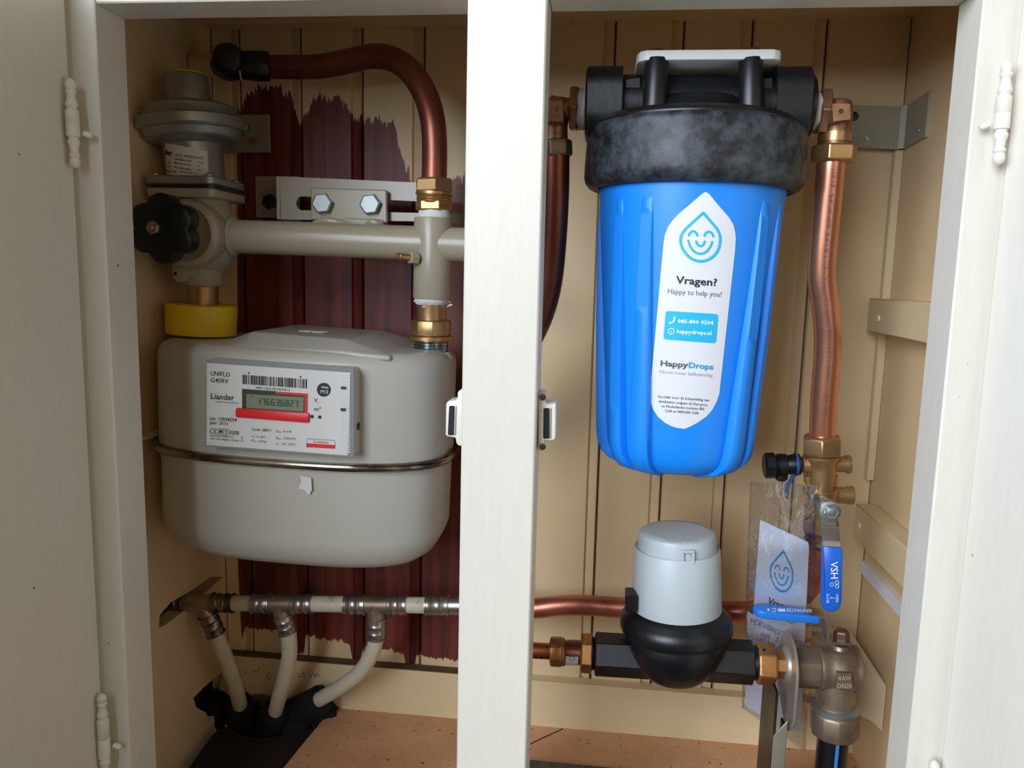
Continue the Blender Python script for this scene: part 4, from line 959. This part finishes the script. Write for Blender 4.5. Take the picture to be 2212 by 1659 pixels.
b.tube([P(1712, 1028, .688), P(1704, 1042, .681), P(1697, 1050, .681), P(1699, 1076, .681)], .0013, 8, 5); b.link('cord', m_bluetie, sv, 60)
b = B(); b.lnut((1774, 1118, YV), (1772, 1150, YV), 40, 6, .2, .1); b.link('lower_nut', m_brass, sv, 25, .0006)
b = B(); b.lp((1772, 1148, YV), (1770, 1182, YV), [(0, 27), (.15, 33), (.3, 28), (.45, 34), (.6, 28), (.75, 33), (1, 27)], 26); b.link('compression_rings', m_bronze, sv, 30)
# lever
YLv = .662
b = B(); b.pp([(1772, 1076), (1777, 1072), (1782, 1082), (1795, 1083), (1807, 1092), (1812, 1106), (1806, 1128), (1810, 1141), (1812, 1146), (1773, 1142), (1770, 1110)], YLv, .0026); 
A = P(1773, 1141, YLv); w = P(1812, 1143, YLv) - A
b.strip([A + V((0, .0013, .001)), A + V((0, 0, -.001)), P(1775, 1170, YLv - .010), P(1775.5, 1180, YLv - .011)], w, .0026); lv = b.link('lever', m_steel, sv, 35, .0005)
b = B().lathe(P(1793, 1104, YLv), (0, -1, 0), [(0, .0085), (.0012, .0085), (.0018, .0065)], 28); b.nut(P(1793, 1104, YLv - .001), (0, -1, 0), .0066, .0058, 6, .1); b.lathe(P(1793, 1104, YLv - .006), (0, -1, 0), [(0, .0038), (.003, .0036), (.0036, .002)], 16); b.lathe(P(1790, 1100, YLv + .002), (0, 1, 0), [(0, .008), (.03, .008)], 20); b.link('pivot_nut', m_zinc, lv, 35)
Yg = YLv - .0145
gp = [(1775, 1173), (1794, 1171), (1813, 1170), (1821, 1191), (1820, 1245), (1819, 1299), (1817, 1309), (1813, 1316), (1806, 1321), (1796.5, 1323), (1787, 1321), (1780, 1316), (1776, 1308), (1775, 1299), (1776.5, 1245), (1777.5, 1199)]
gz = lambda p: Yg + (.004 if p[1] < 1180 else 0)
b = B(); f0 = [P(x, y, gz((x, y))) for x, y in gp]; b.prism(f0, (0, .0065, 0)); gp_o = b.link('grip', m_bluegrip, sv, 40, .0016, 3)
fg = lambda x, y: P(x, y, Yg - .0003)
b = B().text('VSH', 1795, 1213, 37, 15, fg, 90, .012)
for x, y in ((1808, 1258), (1808, 1266.5), (1797, 1262.5)): b.stroke([(x + 4*math.cos(a), y + 4*math.sin(a)) for a in [math.pi*k/3 for k in range(6)]], 1.2, fg, True, 1)
b.text('OPEN', 1805.5, 1283, 17.5, 5.4, fg, 90, .004, 1).text('CLOSE', 1785.5, 1282, 20.5, 5.4, fg, 90, .004, 1); b.stroke([(1794, 1291.5), (1803.5, 1292)], 1.2, fg, sub=1); b.stroke([(1794.5, 1289), (1794.2, 1294)], 1, fg, sub=1)
b.link('printed_text', m_white, gp_o, 0)
# ---- copper pipe below the valve, turning left along the back
hp = thing('low_copper_pipe', 'dull copper pipe looping from the stop valve and running left behind the water meter', 'pipe', P(1500, 1345, .79))
b = B(); b.tube([P(1771, 1176, .70), P(1772, 1200, .702), P(1768, 1225, .71), P(1752, 1260, .73), P(1715, 1296, .76), P(1660, 1315, .785), P(1600, 1322, .80), P(1500, 1319, .802), P(1350, 1313, .802), P(1250, 1307, .802), P(1200, 1309, .802), P(1150, 1314, .802), P(1060, 1314, .802)], .0108, 24, 7); b.link('pipe', m_copred, hp, 60)

# ---- water meter
YM = .70
wm = thing('water_meter', 'water meter with a grey white capped cylinder on a black flanged body', 'water meter', P(1462, 1480, YM))
mM = MP(1462, 1300, YM)
ax0, ax1 = P(1463, 1160, YM), P(1458, 1480, YM); ad = (ax1 - ax0).normalized(); AL = (ax1 - ax0).length
def mt(y): return (y - 1160)/320*AL
b = B(); b.lathe(ax0, ad, [(mt(1183), 86*mM), (mt(1180), 88.5*mM), (mt(1183), 90.5*mM), (mt(1310), 96*mM), (mt(1316), 94*mM)], 56); b.link('cover', m_coverg, wm, 50)
b = B(); b.lathe(ax0, ad, [(mt(1146), 60*mM), (mt(1147), 74*mM), (mt(1150), 79*mM), (mt(1156), 81.5*mM), (mt(1184), 83*mM)], 56); lid = b.link('lid', m_coverg, wm, 35)
flid = lambda x, y: (lambda r: CAM + r*(((ax0 + ad*mt(1146) - ad*.0003) - CAM).dot(ad)/r.dot(ad)))(ray(x, y))
b = B()
for pts in ([(1414, 1157.6), (1424, 1160), (1434, 1163), (1440, 1168), (1450, 1169), (1458, 1169.5), (1468, 1171)], [(1440, 1162), (1446, 1160), (1452, 1164), (1458, 1159.5)], [(1462, 1161), (1468, 1164), (1474, 1160), (1480, 1163)], [(1484, 1160), (1492, 1160.6), (1498, 1163), (1508, 1160), (1514, 1163)], [(1480, 1170), (1492, 1169), (1504, 1169)]):
    b.stroke(pts, 1.6, flid)
b.link('lid_relief', m_whitep, lid, 0)
fr_ = P(1484, 1205, YM - 85*mM)
b = B()
yb2 = YM - 88*mM
for q in ([(1474, 1193), (1479, 1193), (1478, 1221), (1473, 1221)], [(1495, 1193), (1501, 1193), (1501, 1220), (1495, 1220)], [(1474, 1190), (1501, 1190), (1500, 1196), (1475, 1196)]): b.pp(q, yb2, .008)
b.link('tab_frame', m_coverg, lid, 30, .0005)
B().pp([(1478.5, 1196), (1495, 1196), (1495, 1219), (1478, 1219)], yb2 + .0035, .004).link('tab_window', m_lens, lid, 0)
B().pp([(1478, 1215), (1495, 1215), (1495, 1219), (1478, 1219)], yb2 + .003, .004).link('tab_slot', m_dark, lid, 0)
b = B(); hn = []
b.lathe(ax0, ad, [(mt(1306), 92*mM), (mt(1308), 98*mM), (mt(1316), 105*mM), (mt(1323), 112*mM), (mt(1329), 117*mM), (mt(1338), 120*mM), (mt(1350), 120*mM), (mt(1357), 117*mM), (mt(1361), 111*mM), (mt(1363), 106*mM), (mt(1366), 106*mM), (mt(1372), 108*mM), (mt(1386), 106*mM), (mt(1400), 101*mM), (mt(1420), 92*mM), (mt(1440), 80*mM), (mt(1455), 64*mM), (mt(1464), 44*mM), (mt(1468), 20*mM), (mt(1470), 6*mM), (mt(1477), 5*mM)], 56)
b.link('body', m_blackp, wm, 40)
b = B(); b.pp([(1351, 1287), (1376, 1287), (1376, 1326), (1351, 1322)], .675, .02); b.link('hinge_lug', m_blackp, wm, 30, .001)
b = B(); b.nut(P(1284, 1412, YM), P(1400, 1419, YM) - P(1284, 1412, YM), 47*mM, .06, 6, math.pi/6*.2, .02); b.link('hex_pipe', m_blackp, wm, 25, .0006); b = B()
b.nut(P(1520, 1424, YM), P(1626, 1431, YM) - P(1520, 1424, YM), 47*mM, (P(1626, 1431, YM) - P(1520, 1424, YM)).length, 6, math.pi/6*.2, .02)
b.link('hex_pipe', m_blackp, wm, 25, .0006)
b = B(); A, Bq = P(1268, 1411, YM), P(1286, 1412, YM); L = (Bq - A).length; pr = [(0, 34*mM)]
for k in range(6): pr += [(L*(k + .1)/6, 34*mM), (L*(k + .5)/6, 37*mM), (L*(k + .9)/6, 34*mM)]
b.lathe(A, Bq - A, pr + [(L, 34*mM)], 28); b.link('thread', m_blackp, wm, 30); b = B()
A, Bq = P(1624, 1431, YM), P(1640, 1432, YM); b.lathe(A, Bq - A, [(0, 36*mM), (L, 38*mM)], 28); b.link('thread', m_blackp, wm, 30)
# left union of the water meter
ul = thing('water_meter_union', 'orange brass union joining the water meter to the left copper pipe', 'pipe fitting', P(1230, 1450, YM))
B().lnut((1254, 1410, YM), (1280, 1412, YM), 42, 6, .15, .1).link('union_nut', m_obrass, ul, 25, .0008)
b = B(); b.lp((1218, 1408, YM), (1256, 1410, YM), [(0, 24), (.3, 26), (1, 26)], 26); b.link('tailpiece', m_copdark, ul, 40)
b = B(); ua, ub_ = P(1223, 1409, YM), P(1250, 1410, YM); ud = (ub_ - ua); rs = []
for k in (0, 1): rs.append([ua + ud*k + V((0, -math.cos(a), -math.sin(a)))*27*mM for a in [-.15 + 2.1*j/14 for j in range(15)]])
b.rings(rs, False, False, False); tg = b.link('paper_tag', m_label, ul, 60)
ftag = onsurf(lambda p, a=ua, d=ud.normalized(): (p - a - d*(p - a).dot(d)).length - 27*mM, .0004)
b = B(); b.stroke([(1243, 1413), (1237, 1412), (1236, 1418), (1241, 1420), (1241, 1425), (1235, 1427)], 1.1, ftag); b.stroke([(1231, 1413), (1232, 1427)], 1.1, ftag, sub=2); b.link('tag_mark', m_dsteel, tg, 0)
b = B(); b.lnut((1188, 1407, YM), (1216, 1408, YM), 32, 8, .1, .1); b.lp((1214, 1408, YM), (1221, 1408, YM), [(0, 30), (.8, 30), (1, 26)], 26); b.link('compression_nut', m_obrass, ul, 25, .0006)
pl_ = thing('short_copper_pipe', 'spotted copper pipe entering the water meter union from behind the mullion', 'pipe', P(1150, 1425, YM))
m_copspot = mat('spotted copper', 'C07455', .36, 1, col2='5E3224', vs=120, thr=(.36, .44)); B().tube([P(1192, 1407, YM), P(1040, 1399, YM)], 17.5*mM, 24, 1, True, False).link('pipe', m_copspot, pl_)
# right union nut
ru = thing('outlet_union_nut', 'orange brass hex union nut with a sealing hole right of the water meter', 'pipe fitting', P(1652, 1478, YM))
b = B(); b.lnut((1632, 1432, YM), (1674, 1435, YM), 45, 6, .2, .08); b.link('nut', m_obrass, ru, 25, .001)
B().disc(1651, 1404, 3.5, lambda x, y: P(x, y, YM - 38*mM), 10).link('seal_hole', m_dark, ru, 0)
b = B(); b.lp((1672, 1435, YM), (1694, 1436, YM), [(0, 30), (.9, 30), (1, 30)], 8); b.link('tailpiece', m_obrass, ru, 25)

# ---- steel strut holding the pipe
ss = thing('pipe_support_strut', 'dull steel channel strut standing on the floor under the brass union', 'bracket', P(1675, 1659, YM))
xk = P(1700, 1437, YM).x
b = B(); cyz = P(1700, 1437, YM)
arch = [V((xk, YM + .034*math.sin(a), cyz.z + .030*math.cos(a))) for a in [-math.pi/2 + math.pi*k/14 for k in range(15)]]
pl2 = arch + [V((xk, YM + .034, cyz.z - .024)), V((xk, YM + .026, cyz.z - .036)), V((xk, YM - .012, cyz.z - .058)), V((xk, YM - .030, cyz.z - .044)), V((xk, YM - .034, cyz.z - .036))]
b.prism(pl2, (.0028, 0, 0)); b.lathe(V((xk - .004, YM, cyz.z)), (1, 0, 0), [(0, .0155), (.004, .0175), (.006, .0175), (.012, .0165)], 30); b.link('collar_plate', m_strut, ss, 40, .0008)
x1 = P(1672, 1560, YM - .024).x; x2 = P(1702, 1560, YM - .024).x; zt2 = cyz.z - .014
B().box((x1, YM - .024, 0), (x1 + .0022, YM + .03, zt2)).link('web', m_dsteel, ss, 30, .0006)
b = B().prism([V((x1 + .0003, YM - .0246, 0)), V((x2, YM - .0246, 0)), V((x2, YM - .0246, cyz.z - .040)), V((x1 + .0003, YM - .0246, cyz.z - .056))], (0, .0022, 0)); b.link('flange', m_strut, ss, 30, .0006)
B().box((x2 - .002, YM - .0224, 0), (x2, YM - .006, cyz.z - .048)).link('return_lip', m_dsteel, ss, 30, .0004)

# ---- angle ball valve and supply pipe
av = thing('angle_ball_valve', 'dull brass angle ball valve with a light blue lever pointing left', 'valve', P(1810, 1530, YM))
b = B(); b.nut(P(1704, 1438, YM), P(1766, 1441, YM) - P(1704, 1438, YM), 44*mM, (P(1766, 1441, YM) - P(1704, 1438, YM)).length, 8, .2, .04)
b.lp((1764, 1441, YM), (1862, 1446, YM), [(0, 42), (.02, 46), (.1, 47), (.14, 45), (.3, 47), (.5, 50), (.75, 48), (.9, 40), (1, 24)], 36)
b.lp((1806, 1450, YM), (1804, 1526, YM), [(0, 40), (.5, 41), (.9, 40), (1, 40)], 32)
b.lp((1814, 1415, YM), (1816, 1392, YM), [(0, 36), (.35, 25), (.6, 19), (1, 17)], 24); b.lp((1841, 1445, YM), (1852, 1446, YM), [(0, 46), (.2, 50), (.8, 50), (1, 44)], 36); b.link('body', m_gbrass, av, 45)
pf = onsurf(lambda p: 9, 0); ypl = YM - 56.5*mM
b = B().pp([(1808, 1455), (1842, 1456), (1842, 1490), (1807, 1489)], ypl, .012); pq = b.link('cast_plate', m_gbrass, av, 30, .0008)
fpl = lambda x, y: P(x, y, ypl - .0004)
b = B(); b.quad([(1810, 1458), (1840.5, 1459), (1840.5, 1471), (1810, 1470)], lambda x, y: P(x, y, ypl - .0002)); b.link('cast_recess', m_bronze, pq, 0)
b = B().text('RAW', 1811.5, 1469.5, 27, 9, fpl, 1, .02).text('DN20', 1809, 1486.5, 31, 10, fpl, 1, .02); b.link('cast_text', m_beige, pq, 0)
b = B(); Yl0 = YM - .0085; wv = V((0, .017, 0))
zzp = lambda x, y: P(x, y, Yl0)
b.strip([zzp(1840, 1395), zzp(1800, 1393.5), zzp(1790, 1391), zzp(1786, 1384), zzp(1786, 1352), zzp(1784, 1344), zzp(1779, 1337), zzp(1768, 1335), zzp(1740, 1334)], wv, -.0022); lv2 = b.link('lever', m_steel, av, 40)
b = B(); q = P(1818, 1389, YM); b.nut(q, P(1818, 1362, YM) - q, 16*mM, (P(1818, 1362, YM) - q).length, 6, .2, .12); b.lathe(P(1818, 1364, YM), P(1818, 1360, YM) - P(1818, 1364, YM), [(0, 9*mM), (.001, 9*mM), (.0011, 6*mM)], 14); b.link('lever_nut', m_rust, lv2, 25)
zA = P(1700, 1340, Yl0 - .0015).z; zB = P(1700, 1324, Yl0 - .0015).z
x0, x1 = P(1630, 1325, Yl0).x, P(1771, 1331, Yl0).x; rr_ = .009
pl3 = [V((x1, Yl0 - .002, 0)), V((x1, Yl0 + .017, 0))] + [V((x0 + rr_ - rr_*math.sin(a), Yl0 + .0075 + .0095*math.cos(a), 0)) for a in [math.pi*k/10 for k in range(11)]]
slope = math.radians(2)
b = B(); b.prism([V((p.x, p.y, zA - (p.x - x0)*math.sin(slope))) for p in pl3], (0, 0, .0072)); gp2 = b.link('grip', m_bluegrip2, av, 40, .0018, 3)
gtop = onplane(V((x0, Yl0, zA + .0075)), V((math.sin(slope), 0, 1)))
b = B().text('DRINKWATER', 1759, 1314.5, 60, -6.5, lambda x, y: gtop(x, y), 181, .02, 1)
b.v = []; b.f = []
b.text('DRINKWATER', 1760, 1316.0, 62, 7.2, gtop, 181.5, .012, 1)
b.quad([(1680, 1314.5), (1696, 1315), (1697, 1321.5), (1681, 1321)], gtop); b.stroke([(1667, 1314.5), (1675, 1315), (1675, 1321), (1667, 1320.5)], 1.6, gtop); b.quad([(1657, 1314.4), (1662, 1314.6), (1663, 1320), (1658, 1319.6)], gtop)
b.link('printed_text', m_white, gp2, 0)
cn = thing('supply_pipe_nut', 'weathered brass compression nut under the angle valve', 'pipe fitting', P(1802, 1588, YM))
b = B(); b.lp((1804, 1520, YM), (1804, 1532, YM), [(0, 44), (.3, 50), (.8, 50), (1, 46)], 36); b.link('ring', m_zinc, cn, 40)
b = B(); b.lnut((1804, 1530, YM), (1802, 1586, YM), 51, 10, .1, .1); b.link('nut', m_gbrass, cn, 25, .0008)
sp = thing('supply_pipe', 'black plastic supply pipe with a blue stripe rising out of the floor', 'pipe', P(1797, 1760, YM))
A, Bq = P(1801, 1580, YM), V((P(1801, 1580, YM).x - .001, YM, -.02)); b = B(); b.tube([A, Bq], 32*mM, 30, 1, True, False); sp_ = b.link('pipe', m_blackp, sp, 60)
b = B(); dd = (Bq - A); aa = V((math.sin(math.radians(2)), -math.cos(math.radians(2)), 0))
b.rings([[A + dd*k + V((math.sin(u), -math.cos(u), 0))*(32*mM + .0002) for u in (-.10, -.03, .04, .11)] for k in (0, 1)], False, False, False); b.link('blue_stripe', m_stripe, sp_, 0)
# ---- wall plate behind the angle valve
bp2 = thing('backing_plate', 'cream painted backing board screwed to the corner behind the angle valve', 'board', P(1830, 1510, .83))
b = B(); zt3, zb3 = P(1830, 1365, .835).z, .075
xa = P(1738, 1365, .835).x; xm = P(1838, 1366, .835).x
b.prism([V((xa, .832, zt3)), V((xm, .832, zt3)), V((WR - .001, .765, zt3 - .022)), V((WR - .001, .765, zb3)), V((xm, .832, zb3)), V((xa, .832, zb3))], (0, .012, 0)); b.link('board', m_trim, bp2, 30, .0006)
B().lathe(P(1742, 1385, .832), (0, -1, 0), [(0, .0036), (.001, .003)], 12).link('screw', m_rust, bp2)

# ---- plastic sleeve with card
pb = thing('plastic_sleeve', 'clear plastic sleeve hung by a blue cord from the stop valve', 'plastic bag', P(1665, 1600, .745))
btab = [(1030, .667), (1180, .674), (1300, .715), (1440, .765), (1640, .80)]
nn = V((0, -1, 0))
def sheetf(d): return lambda x, y: P(x, y, lerp_tab(btab, y) - d)
bf, bfF, bfK = sheetf(0), sheetf(.0016), sheetf(-.0016)
cor = [(1622, 1040), (1764, 1048), (1738, 1622), (1604, 1530)]
def sheet(fn_, amp, sd):
    b = B(); N2 = 12; r_ = random.Random(sd); b.quad(cor, fn_, N2)
    for j in range(N2 + 1):
        for i in range(N2 + 1):
            k = j*(N2 + 1) + i; e_ = math.sin(math.pi*i/N2)
            b.v[k] += nn*amp*(.6 + r_.uniform(-.4, .4))*(e_ + .15)
    return b
sheet(bfF, .0022, 1).link('front_film', m_film, pb, 60); sheet(bfK, -.0012, 2).link('back_film', m_film, pb, 60)
b = B()
b.stroke([(1622 - 18*k/20, 1040 + 490*k/20) for k in range(21)], 5, bf, sub=1); b.stroke([(1764 - 26*k/20, 1048 + 574*k/20) for k in range(21)], 6, bf, sub=1); b.link('welded_edge', film('film edge', .35, (.93, .94, .96, 1)), pb, 0)
cd = thing('printed_card', 'white card with a blue smiling drop logo inside the plastic sleeve', 'card', P(1660, 1560, .745))
cq = [(1642, 1123), (1748, 1172), (1731, 1570), (1608, 1526)]
b = B(); b.quad([(1642, 1123), (1748, 1172), (1733, 1556), (1665, 1556)], bf); b.v = []; b.f = []
cpts = [(1642, 1123), (1748, 1172), (1736, 1440), (1730, 1590), (1665, 1556), (1607, 1526), (1612, 1480), (1626, 1340)]
for y in list(range(1123, 1590, 12)):
    l = lerp_tab([(1123, 1642), (1340, 1626), (1480, 1612), (1526, 1607), (1556, 1665), (1590, 1729)], y); r = lerp_tab([(1123, 1643), (1172, 1748), (1440, 1736), (1590, 1730)], y)
    b.v += [bf(l, y), bf(r, y)]
b.f = [(2*k, 2*k + 1, 2*k + 3, 2*k + 2) for k in range(len(b.v)//2 - 1)]; co = b.link('card', m_card, cd, 60)
bf2, bf3, bf4 = sheetf(.0003), sheetf(.0006), sheetf(.0009)
# affine map of the logo onto the slanted card
ox, oy = 1519.7, 459.7
def aff(x, y):
    u, v = x - ox, y - oy; det = -49.7*54.8 - 36.3*59.9
    a = (u*54.8 - 36.3*v)/det; c = (-49.7*v - u*59.9)/det
    return 1692.2 + a*-28.2 + c*20.0, 1190.7 + a*44.3 + c*49.8
b = B(); logo(b, lambda x, y: bf2(*aff(x, y)), 1.0); b.link('drop_logo', m_cyan2, co, 0)
b = B().text('Vragen?', 1656, 1302, 62, 13, bf2, 22, .03); b.text('Fa1', 1702, 1345, 14, 5, bf2, 18, 0); b.link('printed_text', m_dgrey, co, 0)
hl = thing('handwritten_label', 'white label with blue handwritten capitals tucked in front of the printed card', 'label', P(1640, 1440, .735))
b = B(); 
for y in range(1320, 1444, 6):
    l = lerp_tab([(1320, 1614), (1388, 1614), (1444, 1690)], y); r = lerp_tab([(1320, 1615), (1338, 1640), (1390, 1744), (1404, 1743), (1444, 1734)], y)
    b.v += [bf3(l, y), bf3(r, y)]
b.f = [(2*k, 2*k + 1, 2*k + 3, 2*k + 2) for k in range(len(b.v)//2 - 1)]; lo2 = b.link('paper', m_card, hl, 0)
b = B().text('VERVANGEN KORREL', 1621, 1345, 130, 9.5, bf4, 24.5, .0, 1).text('NA 30', 1644, 1376, 46, 9.5, bf4, 18, 0, 1).text('INSTALL', 1633, 1383, 56, 9.5, bf4, 25, 0, 1)
b.v = []; b.f = []
HW = {'V': [[(0, 0), (.5, 1), (1, 0)]], 'E': [[(1, 0), (0, .05), (.05, 1), (1, .95)], [(0, .5), (.8, .45)]], 'R': [[(0, 1), (0, 0), (.9, .1), (.8, .45), (.1, .5), (1, 1)]], 'A': [[(0, 1), (.1, .25), (.5, 0), (.9, .25), (1, 1)], [(.05, .6), (.95, .6)]],
      'N': [[(0, 1), (0, 0), (1, 1), (1, 0)]], 'G': [[(1, .1), (.4, 0), (0, .5), (.3, 1), (1, .9), (1, .55), (.55, .55)]], 'K': [[(0, 0), (0, 1)], [(1, 0), (.1, .5), (1, 1)]], 'O': [[(.5, 0), (0, .5), (.5, 1), (1, .5), (.5, 0)]], 'B': [[(0, 0), (0, 1), (.9, .8), (.1, .5), (.8, .2), (0, 0)]],
      'L': [[(0, 0), (0, 1), (.9, .95)]], 'I': [[(.5, 0), (.5, 1)]], 'S': [[(1, .1), (.3, 0), (.1, .3), (.9, .65), (.6, 1), (0, .9)]], 'T': [[(0, 0), (1, 0)], [(.5, 0), (.5, 1)]], '3': [[(0, .1), (.9, .1), (.4, .45), (.9, .75), (.1, 1)]], '0': [[(.5, 0), (0, .5), (.5, 1), (1, .5), (.5, 0)]]}
def hand(s, x, y, cw, h, ang, gap):
    ca, sa = math.cos(math.radians(ang)), math.sin(math.radians(ang)); px_ = 0
    for ch in s:
        for st in HW.get(ch, []):
            b.stroke([(x + (px_ + u*cw)*ca - v*h*-sa*-1*0 + v*h*-sa, y + (px_ + u*cw)*sa + v*h*ca) for u, v in st], 1.3, bf4, sub=2)
        px_ += cw + gap
hand('VERVANGE', 1624, 1334, 6.4, 10.5, 25, 3.4); hand('NA 30', 1647, 1366, 7.2, 10.5, 18, 3.4); hand('INSTALL', 1636, 1373, 5.2, 10.5, 26, 3.4); hand('KORREL', 1706, 1376, 5.4, 10, 20, 3.0)
b.link('handwriting', m_ink, lo2, 0)
